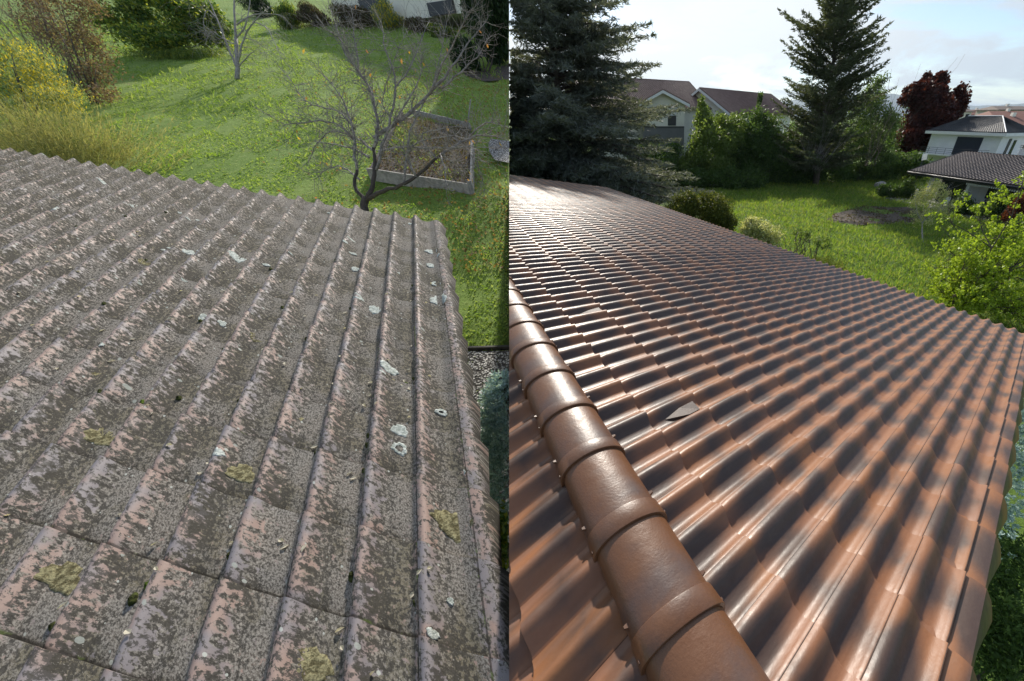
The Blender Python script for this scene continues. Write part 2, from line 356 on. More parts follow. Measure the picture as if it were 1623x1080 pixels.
def tile_field(rf, cells, sw=None, ns=14, ntt=3, thick=.012, jit=.0, seed=1, wide=None):
    """one mesh of interlocking tiles; returns V, F(list of quads), UV"""
    g = np.random.default_rng(seed)
    V = []; UV = []; Q = []; base = 0
    ss = np.concatenate([np.linspace(0, .965, ns), [1.0]]); tt = np.concatenate([[0., .06], np.linspace(.1666, 1, ntt)]) if ntt > 2 else np.linspace(0, 1, ntt+1)
    ntt = len(tt)-1
    sg, tg = np.meshgrid(ss, tt)           # (ntt+1, ns+1)
    nb = (ns+1)*(ntt+1)
    q = []
    for j in range(ntt):
        for i in range(ns): q.append((j*(ns+1)+i, j*(ns+1)+i+1, (j+1)*(ns+1)+i+1, (j+1)*(ns+1)+i))
    lip0 = nb                               # lower lip vertices then left lip vertices
    lt0 = lip0+ns+1; left0 = lt0+ns+1; lf0 = left0+ntt+1
    for i in range(ns): q.append((lt0+i, lt0+i+1, lip0+i+1, lip0+i))
    for j in range(ntt): q.append((lf0+j, lf0+j+1, left0+j+1, left0+j))
    q = np.array(q); tot = lf0+ntt+1
    for (k, r) in cells:
        jk, jr, jz, tz = g.normal(0, jit, 4)
        hh = rf.prof(sg)*rf.H - rf.H + .004*(1-sg) - rf.H*.09*(sg > .985) + LIP*(tg*.8 - .45*np.clip(1-tg*6, 0, 1)) + jz + tz*(tg-.5)*1.
        kk = k+sg+jk*2; rr = r+tg*1.03+jr*2
        P = rf.pos(kk, rr, hh).reshape(-1, 3)
        lip = rf.pos(kk[-1], rr[-1], hh[-1]-thick*1.6)
        lf = rf.pos(kk[:, 0], rr[:, 0], hh[:, 0]-.012)
        G3 = P.reshape(ntt+1, ns+1, 3); V.append(np.concatenate([P, lip, G3[-1], lf, G3[:, 0]]))
        e = .002
        u = k+np.clip(sg, e, 1-e); v = r+np.clip(tg, e, 1-e)
        uvp = np.stack([u, v], -1)
        UV.append(np.concatenate([uvp.reshape(-1, 2), uvp[-1], uvp[-1], uvp[:, 0], uvp[:, 0]]))
        Q.append(q+base); base += tot
    return np.concatenate(V), np.concatenate(Q), np.concatenate(UV)

# --- right: new brown roof
RA, RB, RO = [.0897228485, -.146825817, .000592098], [.290029656, .263346075, -.0808185839], [.058937974, 1.22428538, -1.45766392]
newr = Roof(RA, RB, RO, .043, roll(.15, .44))
KF, KV, RE = -86, 7, 17
house2 = thing('tiled_house', 'house under the new glossy brown tiled roof filling the right half', 'house', (3., 6., 0.))
cells = [(k, r) for k in range(KF, KV) for r in range(0, RE)]
R0 = -1.03
cells = [(k, r-.0) for (k, r) in cells] + [(k, -1) for k in range(KF, KV)]
near = [c for c in cells if c[0] > -22]; far = [c for c in cells if c[0] <= -22]
Vn, Fn, Un = tile_field(newr, near, ns=18, ntt=3, jit=.0008, seed=3)
Vf, Ff, Uf = tile_field(newr, far, ns=9, ntt=2, jit=.0008, seed=4)
Fa = np.concatenate([Fn, Ff+len(Vn)])
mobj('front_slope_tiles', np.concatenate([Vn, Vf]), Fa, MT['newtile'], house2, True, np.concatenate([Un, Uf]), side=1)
# back slope mirrored at the ridge
rb = np.array(RB); rbb = np.array([-rb[0], -rb[1], rb[2]])
ro = np.array(RO) + R0*rb
backr = Roof(np.array(RA), rbb, ro, .043, roll(.5, .44))
cb = [(k-.35, r+.12) for k in range(-14, KV) for r in range(0, 8)]
def back_field():
    V, Q, U = tile_field(backr, cb, ns=16, ntt=3, jit=.0008, seed=5)
    U = U + np.array([200.35, .88+10]); return V, Q, U
Vb, Fb, Ub = back_field()
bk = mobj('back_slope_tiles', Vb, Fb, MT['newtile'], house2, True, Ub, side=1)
# the ridge
def apex(k, h=0.): return backr.o + k*backr.a + np.array([0, 0, h])
hd = np.array([rb[0], rb[1], 0.]); ad = unit(np.array(RA)); hd = hd - ad*(hd@ad); hd /= np.linalg.norm(hd); zu = np.cross(ad, hd); zu = zu if zu[2] > 0 else -zu
def ridge_cap(k0, k1, wd=.152, ht=.125, drop=-.035):
    """one half-round ridge tile between k0 (far) and k1 (near end, with the collar)"""
    V = []; Fc = []; U = []
    na = 22
    stations = [(0., 1.0, 0), (.25, 1.005, 0), (.5, 1.01, 0), (.75, 1.015, 0), (.86, 1.02, 0), (.865, 1.10, 0), (.985, 1.12, 0), (1.0, 1.10, 0), (1.0, 1.0, 0)]
    stations = [(0, .97), (.25, .98), (.5, .985), (.75, .99), (.815, .99), (.822, 1.035), (.828, 1.04), (.995, 1.065), (1.0, 1.055), (1.003, .985), (.98, .95)]
    for (t, sc) in stations:
        k = k0+(k1-k0)*t
        for i in range(na+1):
            a = math.pi*i/na; x, z = math.cos(a), math.sin(a)
            z = z**.8 if z > 0 else 0
            V.append(apex(k) + hd*(x*wd*sc) + zu*(z*ht*sc + drop - (.0 if 0 < i < na else .012))); U.append((k/2.07+.2, i/na))
    for j in range(len(stations)-1):
        for i in range(na): Fc.append((j*(na+1)+i, j*(na+1)+i+1, (j+1)*(na+1)+i+1, (j+1)*(na+1)+i))
    # little moulded nibs along the two lower edges, beside each collar and at mid length
    for t in (.08, .72):
        for sgn in (1, -1):
            a = math.pi*(.075 if sgn > 0 else .925)
            c = apex(k0+(k1-k0)*t) + hd*(math.cos(a)*wd) + zu*(math.sin(a)**.8*ht+drop)
            nn = hd*math.cos(a)+zu*math.sin(a)*1.6; nn /= np.linalg.norm(nn); tg = np.cross(nn, ad)
            b0 = len(V); rr = .0085
            for (sx_, sy_) in ((-1, -1), (1, -1), (1, 1), (-1, 1)): V.append(c+ad*rr*sx_+tg*rr*sy_-nn*.004); U.append((k0/2.07, .1))
            for (sx_, sy_) in ((-1, -1), (1, -1), (1, 1), (-1, 1)): V.append(c+ad*rr*sx_*.45+tg*rr*sy_*.45+nn*.013); U.append((k0/2.07, .1))
            Fc += [(b0+4, b0+5, b0+6, b0+7)] + [(b0+i, b0+(i+1) % 4, b0+4+(i+1) % 4, b0+4+i) for i in range(4)]
    return V, Fc, U
ends = [7.8, 5.62, 3.50, 1.38, -.87, -2.86, -4.93, -7.04, -9.05, -11.05, -13.1, -15.2, -17.3]
for i in range(len(ends)-1):
    V, Fc, U = ridge_cap(ends[i+1]-.3, ends[i])
    o = mobj('ridge_tile', V, Fc, MT['ridge'], house2, True, np.array(U), side=1)
    if not len(o.data.polygons): bpy.data.objects.remove(o)
    else:
        for p in o.data.polygons:      # keep the collar's edges crisp
            pass
        md = o.modifiers.new('edges', 'EDGE_SPLIT'); md.split_angle = R(38)
# roof vent hoods on the second row of tiles
def vent(k, r):
    mb = MB(); p = lambda dk, dr, h: newr.pos(k+dk, r+dr, h-newr.H)
    V = [p(.22, -.05, .006), p(.93, .12, .030), p(.93, .62, .05), p(.30, .62, .052), p(.40, .30, .050), p(.86, .33, .058),
         p(.93, .62, .002), p(.30, .62, .002), p(.22, -.05, -.01), p(.93, .12, -.01)]
    V = [p(.50, .02, .010), p(.93, .38, .050), p(.92, .60, .053), p(.46, .60, .056), p(.40, .34, .036),
         p(.93, .38, .0), p(.92, .60, .0), p(.46, .60, .0), p(.40, .34, .0), p(.50, .02, -.01)]
    Fc = [(0, 4, 3, 2, 1), (1, 2, 6, 5), (2, 3, 7, 6), (3, 4, 8, 7), (4, 0, 9, 8), (0, 1, 5, 9)]
    mb.add(V, Fc); o = mb.build('vent_hood', MT['venthood'], house2, side=1)
    return o
MT['venthood'] = plain('vent_hood_clay', (.085, .060, .050), .6, 12., .2, .2)
for k, r in ((-1.95, .30), (-10.85, .32), (-20.8, .4)): vent(k, r)
# verge tiles: wide end tile with a second roll and a dropped flange
def verge_tile(rf, k, r, wdt, H, ns=26, outer=.11, flare=.055, seam=0, jz=0.):
    V = []; U = []; Fc = []; tt = (0, .33, .66, 1.0)
    ss = [(x*wdt, None) for x in np.linspace(0, 1, ns)]
    prof = []
    for x in np.linspace(0, 1, ns):
        kk = x*wdt
        h = rf.prof(np.array(min(kk, .62)))*H if kk < .62 else H*.62*(.5-.5*math.cos(math.pi*min(1, (kk-.62)/(wdt-.62-.08))))
        prof.append((kk, float(h)-H))
    kl, hl = prof[-1]
    drop = [(kl+.055, hl-.010), (kl+.085, hl-.035), (kl+.09, hl-.07), (kl+.095, hl-.11)]
    for t in tt:
        fl = flare*t/np.linalg.norm(rf.a)
        for (kk, h) in prof: V.append(rf.pos(k+kk, r+t*1.04, h+.016*t+jz)); U.append((k+min(kk, .98)+(0 if kk < .98 else kk-.98), r+.01+.97*t))
        for i, (kk, h) in enumerate(drop): V.append(rf.pos(k+kk+fl*(i/3.), r+t*1.04, h+.016*t+jz)); U.append((k+kk, r+.01+.97*t))
    n = len(prof)+len(drop)
    for (kk, h) in prof: V.append(rf.pos(k+kk, r+1.04, h-.008)); U.append((k+.5, r+.95))
    for i, (kk, h) in enumerate(drop): V.append(rf.pos(k+kk-.05+flare/np.linalg.norm(rf.a)*(i/3.), r+1.04, h+.016)); U.append((k+.5, r+.95))
    for j in range(len(tt)): 
        for i in range(n-1): Fc.append((j*n+i, j*n+i+1, (j+1)*n+i+1, (j+1)*n+i))
    return V, Fc, U
for r in range(-1, RE):
    V, Fc, U = verge_tile(newr, KV-1+.0 if False else KV-1, r, 1.42, .043)
    # the last column of plain tiles is replaced by these
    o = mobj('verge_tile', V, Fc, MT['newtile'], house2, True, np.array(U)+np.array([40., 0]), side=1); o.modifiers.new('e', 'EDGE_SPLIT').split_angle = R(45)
# fascia board, gutter and walls under the new roof
mb = MB()
def rp(k, r, dz): p = newr.pos(k, r, 0.); return p+np.array([0, 0, dz])
mb.prism([rp(KF+.3, RE-.4, -.09), rp(KF+.3, RE-.4, -.25), rp(KV+.2, RE-.4, -.25), rp(KV+.2, RE-.4, -.09)], unit(np.array(RB))*-.03)
mb.build('fascia_board', MT['dark'], house2, side=1)
mb = MB(); e0, e1 = rp(KF+.5, RE+.02, -.12), rp(KV+.2, RE+.02, -.12); mb.tube([e0, e1], .06, 8); mb.build('gutter', MT['dark'], house2, True, side=1)
mb = MB()
def wallq(p, q, th=.2):
    p, q = np.array(p), np.array(q); d = unit(q-p); d[2] = 0; nrm = np.cross([0, 0, 1], unit(d))*th
    mb.add([(*p[:2], -.1), (*q[:2], -.1), q, p, *(np.array(x)+nrm for x in ((*p[:2], -.1), (*q[:2], -.1), q, p))],
           [(0, 1, 2, 3), (7, 6, 5, 4), (0, 4, 5, 1), (1, 5, 6, 2), (2, 6, 7, 3), (3, 7, 4, 0)])
wallq(rp(KF+2, RE-2, -.16), rp(KV-1.2, RE-2, -.16)); wallq(rp(KV-1.2, RE-2.02, -.16), rp(KV-1.2, -.9, -.16)); wallq(rp(KF+2, -.9, -.16), rp(KF+2, RE-2.02, -.16))
mb.build('wall', MT['cream'], house2, side=1)

# --- left: old lichen roof
LA, LB, LO = [.3012745, -.19186867, -.0], [-.05680496, .3480966, .04489067], [-.77419143, .19747075, -1.79281275]
LA = [.3012745, -.19186867, -.0]; LB = [-.05680496, .3480966, .04489067]
LAr = np.array([[.3012745, -.05680496, -.03160633], [-.19186867, .3480966, .04489067], [-.77419143, .19747075, -1.79281275]])
LA = LAr[0]; LB = LAr[1]; LO = LAr[2]
oldr = Roof(LA, LB, LO, .070, roll(.11, .31))
if np.cross(LA, LB)[2] < 0: pass
house1 = thing('old_tiled_house', 'house under the old weathered roof covered in lichen filling the left half', 'house', (-4., 4., 0.))
cells = [(k, r) for k in range(-30, 0) for r in range(-3, 14)]
near = [c for c in cells if c[1] < 6]; far = [c for c in cells if c[1] >= 6]
Vn, Fn, Un = tile_field(oldr, near, ns=22, ntt=5, jit=.0022, seed=13, thick=.012)
Vf, Ff, Uf = tile_field(oldr, far, ns=16, ntt=3, jit=.0022, seed=14, thick=.012)
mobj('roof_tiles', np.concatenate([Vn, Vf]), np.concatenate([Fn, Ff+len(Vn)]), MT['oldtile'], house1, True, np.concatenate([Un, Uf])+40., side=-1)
for r in range(-1, 14):
    V, Fc, U = verge_tile(oldr, 0, r+random.uniform(-.02, .02), 1.22, .070, outer=.12, flare=.06, jz=random.uniform(-.003, .003))
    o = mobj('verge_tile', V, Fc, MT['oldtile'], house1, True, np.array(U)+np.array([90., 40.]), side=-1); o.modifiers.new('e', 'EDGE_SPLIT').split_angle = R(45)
def lp(k, r, dz): return oldr.pos(k, r, 0.)+np.array([0, 0, dz])
mb = MB(); mb.prism([lp(-29, 13.6, -.10), lp(-29, 13.6, -.24), lp(1.2, 13.6, -.24), lp(1.2, 13.6, -.10)], unit(LB)*-.03); mb.build('fascia_board', MT['dark'], house1, side=-1)
mb = MB(); wallq(lp(-28, 12.2, -.2), lp(-5, 12.2, -.2)); wallq(lp(-5, 12.17, -.2), lp(-5, -2, -.2)); mb.build('wall', MT['cream'], house1, side=-1)
# lichen rosettes on the old tiles
def lichenmat(name, c1, c2):
    m, nt = newmat(name); tc = N(nt, 'ShaderNodeTexCoord').outputs['Object']
    n = NOISE(nt, tc, 45., 6, .75); col = MIX(nt, RAMP(nt, n, .42, .6), c1, c2); finish(nt, col, .95, bump=n, bstr=1., bdist=.02, spec=.1); return m
MT['ylich'] = lichenmat('yellow_crust_lichen', (.12, .105, .055), (.38, .35, .20)); MT['wlich'] = lichenmat('white_crust_lichen', (.36, .40, .36), (.66, .70, .66))
def lichen(k, r, rad, mat, ring=0., label=None, asp=1.):
    n = 36; V = []; Fc = []; ph = random.uniform(0, 6); la, lb = .23, np.linalg.norm(LB)
    rings = [ring if ring else 0.02, .35+.4*ring, .7, .93, 1.0]
    for j, q in enumerate(rings):
        for i in range(n):
            a = 2*math.pi*i/n; wob = 1+.10*math.sin(3*a+ph)+.07*math.sin(7*a+ph*2)+.06*math.sin(11*a+ph*3)+random.uniform(-.05, .05)
            kk, rr = k+math.cos(a)*q*rad*wob/la*asp, r+math.sin(a)*q*rad*wob/lb
            top = .0022 if j < 4 else -.001
            V.append(oldr.surf(kk, min(max(rr, math.floor(r)+.02), math.floor(r)+.98), top+random.uniform(0, .0008)) if j < 5 else None)
    for j in range(len(rings)-1):
        for i in range(n): Fc.append((j*n+i, j*n+(i+1) % n, (j+1)*n+(i+1) % n, (j+1)*n+i))
    if not ring: Fc.append(tuple(range(n))[::-1])
    mobj('lichen_patch', V, Fc, mat, house1, True, side=-1, label=label)
for (k, r, rad) in ((-5.44, .62, .050), (.62, 2.45, .062), (-.42, 1.42, .045), (-3.45, 2.4, .045), (-1.5, .55, .045), (-6.45, 2.4, .05), (-.5, .45, .04), (-4.45, 5.45, .045), (-7.5, 3.5, .05), (-9.45, 7.5, .05), (-2.5, 3.6, .04)):
    lichen(k, r, rad*1.3, MT['ylich'], label='yellow crusty lichen rosette')
for (k, r, rad, ring) in ((-.42, 3.86, .050, 0), (-.42, 3.5, .048, .5), (-.72, 5.3, .05, 0), (-.85, 5.02, .035, 0), (-3.9, 2.55, .028, 0), (.8, 8.4, .09, 0), (.75, 9.3, .05, .4), (.8, 7.5, .05, 0), (-1.35, 7.4, .07, 0), (-1.9, 7.6, .05, .5), (-6.6, 8.6, .07, 0), (-8.5, 8.45, .05, 0), (.2, 1.1, .02, 0), (.85, 3.3, .03, .5), (.55, 4.5, .03, .4),
                          (-12.6, 10.7, .08, 0), (-13.2, 8.3, .06, 0), (.7, 11.4, .06, 0), (.65, 10.4, .05, 0), (-2.3, 9.3, .05, 0), (-.55, 11.5, .06, 0), (-.5, 9.5, .05, 0), (-16.4, 12.4, .07, 0), (-15.1, 9.3, .06, 0), (.45, 1.5, .016, 0)):
    lichen(k, r, rad, MT['wlich'], ring, 'pale white lichen patch', asp=random.uniform(.7, 1.2))
for i in range(55):
    lichen(random.uniform(-22, .9), random.uniform(4, 13.6), random.uniform(.012, .035), MT['wlich'], 0, 'pale white lichen patch', asp=random.uniform(.6, 1.5))
# moss cushions
MT['moss'] = lichenmat('dark_moss', (.020, .024, .010), (.085, .10, .030)); MT['gmoss'] = lichenmat('green_moss', (.04, .07, .01), (.13, .19, .03))
MT['dryleaf'] = leafmat('dry_leaf', [(.50, .44, .33), (.62, .58, .48), (.40, .33, .2), (.58, .56, .36)], .8, 1.0)
def moss(k, r, rad, n_=0):
    p = oldr.surf(k, r); V = []; Fc = []; na = 9; ph = random.uniform(0, 6); rows = (0., .4, .75, 1.)
    ua, ub = unit(np.array(LA)), unit(np.array(LB)); ub = unit(ub-ua*(ua@ub)*.0)
    for j, q in enumerate(rows):
        for i in range(na):
            a = 2*math.pi*i/na+ph; wob = random.uniform(.8, 1.2)
            V.append(p + (ua*math.cos(a)*.75+ub*math.sin(a))*rad*wob*math.sin(q*math.pi/2) + oldr.n*(rad*.75*math.cos(q*math.pi/2)*wob-.004))
    for j in range(3):
        for i in range(na): Fc.append((j*na+i, j*na+(i+1) % na, (j+1)*na+(i+1) % na, (j+1)*na+i))
    Fc.append(tuple(range(na)))
    if sideval(p) > -.03: return
    o = mobj('moss_cushion', V, Fc, MT['moss' if random.random() < .8 else 'gmoss'], None, True, loc=p)
    tag(o, 'small dark green moss cushion sitting in a valley of the old tiles', 'moss', 'moss cushions on the old roof')
for (k, r) in ((-4.15, .78), (-4.3, .62), (-5.2, .2), (-7.3, 3.2), (-5.5, 3.45), (-1.08, 2.9), (-1.1, 1.45), (-.13, .4), (-.1, 5.2), (-.3, 5.05), (-5.95, 3.1), (-8.9, 5.3), (-9.6, 7.6), (-7.2, 6.8), (-7.1, 8.2), (-5.3, 8.4), (-10.8, 10.5), (-8.2, 10.3), (-11.9, 9.6), (-4.2, 6.7), (-3.1, 5.7), (-2.1, 7.2), (-6.3, 5.6), (-2.1, 3.0), (-3.1, 1.3), (-13.5, 8.7)): moss(k, r, random.uniform(.018, .030))
for i in range(34): moss(-math.floor(random.uniform(0, 20))-.07+random.uniform(-.06, .02), random.uniform(1, 13.5), random.uniform(.010, .024))
# dry leaves and petals
def roofleaf(k, r):
    p = oldr.surf(k, r, .006); L = random.uniform(.009, .019); wd = L*random.uniform(.4, .65)
    a = random.uniform(0, 6.28); ua = unit(np.array(LA)); ub = np.cross(oldr.n, ua); d = ua*math.cos(a)+ub*math.sin(a); e = np.cross(oldr.n, d)
    if sideval(p) > -.04: return
    c = random.uniform(.003, .009)
    V = [p-d*L, p-d*L*.3+e*wd*.8+oldr.n*c, p+d*L*.4+e*wd+oldr.n*c, p+d*L*1.1+oldr.n*c*.5, p+d*L*.4-e*wd+oldr.n*c*1.4, p-d*L*.3-e*wd*.8+oldr.n*c*1.4, p+oldr.n*c*.3]
    o = mobj('dry_leaf', V, [(6, 0, 1), (6, 1, 2), (6, 2, 3), (6, 3, 4), (6, 4, 5), (6, 5, 0)], MT['dryleaf'], None, False, loc=p)
    tag(o, 'small pale dry leaf lying loose on the old lichen covered tiles', 'leaf', 'dry leaves fallen on the old roof')
for i in range(120): roofleaf(-random.uniform(0, 1)**1.0*14+1.0, random.uniform(-.1, 1)**1.0*9+.3)
for (k, r) in ((-3.9, .93), (-4.4, 1.2), (-1.2, .9), (-1.1, .75), (-.5, .5), (-.9, 4.2), (-.8, 4.0), (-.2, 4.9), (-.35, 5.1), (-.4, 4.95), (-5.7, 2.95), (-2.2, 3.15)): roofleaf(k, r)
# ------------------------------------------------------------------ ground
MT['lawn_l'] = lawn_mat('autumn_lawn', (.17, .27, .05), (.23, .33, .07), (.32, .40, .12), 1., (.27, .24, .11))
MT['lawn_r'] = lawn_mat('spring_lawn', (.08, .14, .025), (.11, .18, .03), (.15, .22, .04), .8, (.10, .11, .04))
def bump2(x, y, s=1.):
    return .09*np.sin(x*.9+.3*y)*np.cos(y*.7-.2*x)+.05*np.sin(x*2.3+1.)*np.cos(y*1.9)+.025*np.sin(x*5.1+y*3.)
def hz(x, y): return HZ+HS*y+bump2(x, y)*np.clip((y-3)/4, 0, 1)
# right garden and everything out to the horizon
n = 60; xs = np.concatenate([np.linspace(-30, 70, 101), [120, 300, 900, 4000, 12000]]); xs = np.concatenate([[-12000, -3000, -400, -80], xs])
ys = np.concatenate([[-60, -10], np.linspace(-4, 90, 95), [140, 300, 900, 4000, 14000]])
gx, gy = np.meshgrid(xs, ys); gz = bump2(gx, gy)*1.2*((gy < 90) & (gy > 3))
gz = np.where((gx > 70) | (gx < -30), 0, gz)
V = np.stack([gx, gy, gz], -1).reshape(-1, 3); nx = len(xs)
Q = np.array([(j*nx+i, j*nx+i+1, (j+1)*nx+i+1, (j+1)*nx+i) for j in range(len(ys)-1) for i in range(nx-1)])
tag(mobj('ground', V, Q, MT['lawn_r'], None, True), kind='structure')
# left garden: a grassy hillside that ends in a steep bank along the boundary
def xb(y, z): return -(.4339*CP*y - .4339*SP*(z-8.))   # x of the boundary plane
xs = np.linspace(0, 1, 90)**1.4; ys = np.linspace(-4, 120, 180)
V = []
for y in ys:
    for t in xs:
        z = HZ+HS*y
        for _ in range(3): x1 = float(xb(y, z)); z = float(hz(x1-t*160, y))
        V.append((x1-t*160-(.0 if t else .001), y, z))
V = np.array(V); nx = len(xs); m = len(ys)
Q = [(j*nx+i, (j+1)*nx+i, (j+1)*nx+i+1, j*nx+i+1) for j in range(m-1) for i in range(nx-1)]
b0 = len(V); bank = []
for j in range(m): p = V[j*nx]; bank.append((p[0]-.25*(p[2]+.3), p[1], -.3))
V = np.concatenate([V, bank])
Q += [(j*nx, b0+j, b0+j+1, (j+1)*nx) for j in range(m-1)]
tag(mobj('grassy_hillside', V, np.array(Q), MT['lawn_l'], None, True), kind='structure')
def onhill(x, y, dz=0.): return np.array([x, y, float(hz(np.array(x), np.array(y)))+dz])
def hillp(u, v):
    p = hill(u, v)
    for _ in range(3):
        q = hill(u, v, float(hz(p[0], p[1])-(HZ+HS*p[1]))); p = q
    return p
# grass blades and clover on the hillside
def grass(name, label, n, region, zf, size, mat, side, dens_pow=1.0, tall=.5, wr=.25, mask=None):
    (x0, x1), (y0, y1) = region
    y = y0+(y1-y0)*rng.uniform(0, 1, n)**dens_pow; x = rng.uniform(0, 1, n); 
    xx = x0(y)+(x1(y)-x0(y))*x
    P = np.stack([xx, y, zf(xx, y)], 1)
    if mask is not None: P = P[mask(P)]
    d = unit(rng.normal(size=(len(P), 3))*np.array([1, 1, .3])+np.array([0, 0, tall*2]))
    L = size*rng.uniform(.5, 1.4, len(P))*(1+.02*P[:, 1])
    P = P+d*L[:, None]*.42*np.array([.3, .3, 1.])
    V = leaf_soup(P, L, L*wr, d, .25)
    return tag(soup(name, V, mat, side=side), label, None, None, 'stuff')
MT['grass_l'] = leafmat('lawn_blade', [(.14, .24, .04), (.20, .31, .05), (.26, .36, .08), (.33, .40, .14), (.22, .33, .06)], .75, 1.4)
MT['grass_r'] = leafmat('meadow_blade', [(.08, .15, .022), (.12, .20, .027), (.17, .26, .035), (.24, .30, .07), (.18, .18, .06)], .6, 1.8)
XL = (lambda y: -1.55*y-4., lambda y: -.30*y+.6)
grass('lawn_grass', 'short clover and grass lawn on the hillside behind the old roof', 190000, (XL, (3.6, 46)), hz, .050, MT['grass_l'], -1, 1.25, .35, .5)
grass('long_grass_tufts', 'longer grass tufts in the hillside lawn', 26000, (XL, (12, 46)), lambda x, y: np.where(np.sin(x*1.7)*np.sin(y*1.3)+.5*np.sin(x*.6+y) > .2, hz(x, y), hz(x, y)-9), .14, MT['grass_l'], -1, 1.2, .6, .2)
def soil(x, y):           # the bare oval bed
    c = gnd(1392, 342); c2 = gnd(1340, 330); e = np.array([c[0]-c2[0], c[1]-c2[1]]); 
    dx, dy = x-c[0], y-c[1]
    return (dx*.85+dy*.5)**2/5.5**2 + (-dx*.5+dy*.85)**2/3.0**2
zr = lambda x, y: bump2(x, y)*1.2
okr = lambda P: soil(P[:, 0], P[:, 1]) > 1
XR = (lambda y: -.15*y+2., lambda y: .62*y+4)
grass('meadow_grass', 'tall uncut meadow grass in the garden behind the new roof', 130000, ((lambda y: .05*y+2., lambda y: .95*y+7), (11, 62)), zr, .20, MT['grass_r'], 1, 1.15, .9, .14, okr)
MT['fallen'] = leafmat('fallen_leaf', [(.25, .16, .06), (.42, .30, .10), (.16, .09, .04), (.50, .42, .25)], .8, 1.)
n = 4200; a = rng.uniform(0, 1, n)
y = rng.uniform(7.5, 26, n); x = -.33*y - np.abs(rng.normal(0, 1, n))*.28*y*.9
P = np.stack([x, y, hz(x, y)+.05], 1); tag(soup('fallen_leaves', leaf_soup(P, .085, .05, fold=.1), MT['fallen'], side=-1), 'brown and yellow leaves fallen over the lawn under the bare fruit tree', None, None, 'stuff')
# ------------------------------------------------------------------ plants
def branchy(mb, p, d, L, r, lvl, spread=.6, seg=4, up=.15, n=3, leafpts=None, droop=0., minr=.004):
    """recursive bare branch; returns tips in leafpts"""
    pts = [p]; q = p.copy(); dd = d.copy(); steps = 4; rads = [r]
    for i in range(steps):
        dd = unit(dd + rng.normal(0, .13, 3) + np.array([0, 0, up-droop*(i+1)/steps])*.35); q = q+dd*L/steps; pts.append(q.copy()); rads.append(max(minr*.7, r*(1-.62*(i+1)/steps)))
    mb.tube(pts, rads, seg, False)
    if leafpts is not None and lvl <= 1: leafpts += [x for x in pts[1:]]
    if lvl > 0:
        for i in range(n):
            j = rng.integers(1, steps+1); t = unit(rng.normal(size=3)); nd = unit(dd*.75+t*spread+np.array([0, 0, up*.5]))
            branchy(mb, pts[j], nd, L*rng.uniform(.45, .75), max(minr, rads[j]*.65), lvl-1, spread, 3, up, n, leafpts, droop, minr)
def bush(name, label, cat, base, blobs, nleaf, L, Wd, mat, side=0, clumps=16, cr=.4, group=None, D=None, spread=1., stems=6, inner=.5, stemmat='bark', zfloor=None, fold=.1):
    t = thing(name, label, cat, base, group); V = []; far_ = depth(np.array(base, float)) > 18
    if far_: nleaf = int(nleaf*1.5); L = L*1.45; Wd = Wd*1.65
    tot = sum(np.prod(np.array(b[1])*np.ones(3))**.66 for b in blobs)
    for (c, rd) in blobs:
        rd = np.array(rd)*np.ones(3); k = int(nleaf*np.prod(rd)**.66/tot)
        P = blob_pts(c, rd, k, clumps, cr, inner=inner); P = P[P[:, 2] > (base[2]-.1 if zfloor is None else zfloor)]
        V.append(leaf_soup(P, L, Wd, D, spread, fold))
    soup('foliage', np.concatenate(V), mat, t, side)
    mb = MB()
    for i in range(stems):
        c, rd = blobs[i % len(blobs)]; c = np.array(c); e = c+unit(rng.normal(size=3))*np.array(rd)*.6
        b = np.array(base, float)+np.array([random.uniform(-.15, .15), random.uniform(-.15, .15), -.1]); m_ = (b+e)/2+rng.normal(0, .1, 3)
        mb.tube([b, m_, e], [.035, .025, .01], 5)
    mb.build('stems', MT[stemmat], t, True, side=side)
    return t
def pxblob(u, v, d, ru, rv, rd=None):
    """ellipsoid seen at pixel (u,v), distance d, half sizes in photo pixels"""
    c = at(u, v, d); s = d/F; return (c, (ru*s, (rd if rd else (ru+rv)/2)*s, rv*s))

# ---- left garden
YL = MT
MT['lf_yg'] = leafmat('grey_green_leaf_with_yellow', [(.11, .18, .08), (.19, .26, .14), (.26, .32, .19), (.60, .50, .05), (.75, .62, .06)], .6, 1.2)
MT['lf_tan'] = leafmat('dry_tan_leaf', [(.11, .075, .06), (.24, .18, .10), (.15, .10, .085), (.36, .28, .15), (.13, .09, .08)], .7, 1.1)
MT['lf_broom'] = leafmat('broom_stem', [(.18, .20, .08), (.32, .31, .14), (.42, .39, .17), (.13, .17, .06), (.28, .27, .13)], .7, 1.2)
MT['lf_mix'] = leafmat('green_yellow_leaf', [(.04, .085, .025), (.08, .15, .035), (.13, .21, .05), (.34, .36, .05), (.06, .11, .03)], .5, 1.5)
MT['lf_rhodo'] = leafmat('leathery_leaf', [(.012, .03, .012), (.03, .06, .02), (.05, .09, .03)], .35, 1.)
MT['lf_blue'] = leafmat('blue_needle', [(.25, .40, .42), (.42, .58, .60), (.58, .70, .71), (.33, .47, .49)], .6, .7)
MT['lf_dry'] = leafmat('dry_perennial', [(.07, .05, .035), (.14, .10, .07), (.10, .12, .05), (.20, .16, .12)], .8, 1.)
def hb(u, v): return hillp(u, v)
b = hb(45, 225); d0 = depth(b)
bush('leafy_shrub', 'grey-green shrub with small yellow leaves at the far left of the lawn', 'shrub', b,
     [pxblob(15, 150, d0, 50, 60), pxblob(70, 130, d0, 42, 60), pxblob(95, 165, d0*.99, 24, 40), pxblob(30, 95, d0*1.02, 40, 40)], 12000, .10, .030, MT['lf_yg'], -1, 22, .36, D=(0.25, 0, 1), spread=.8)
b = hb(150, 165); d0 = depth(b)
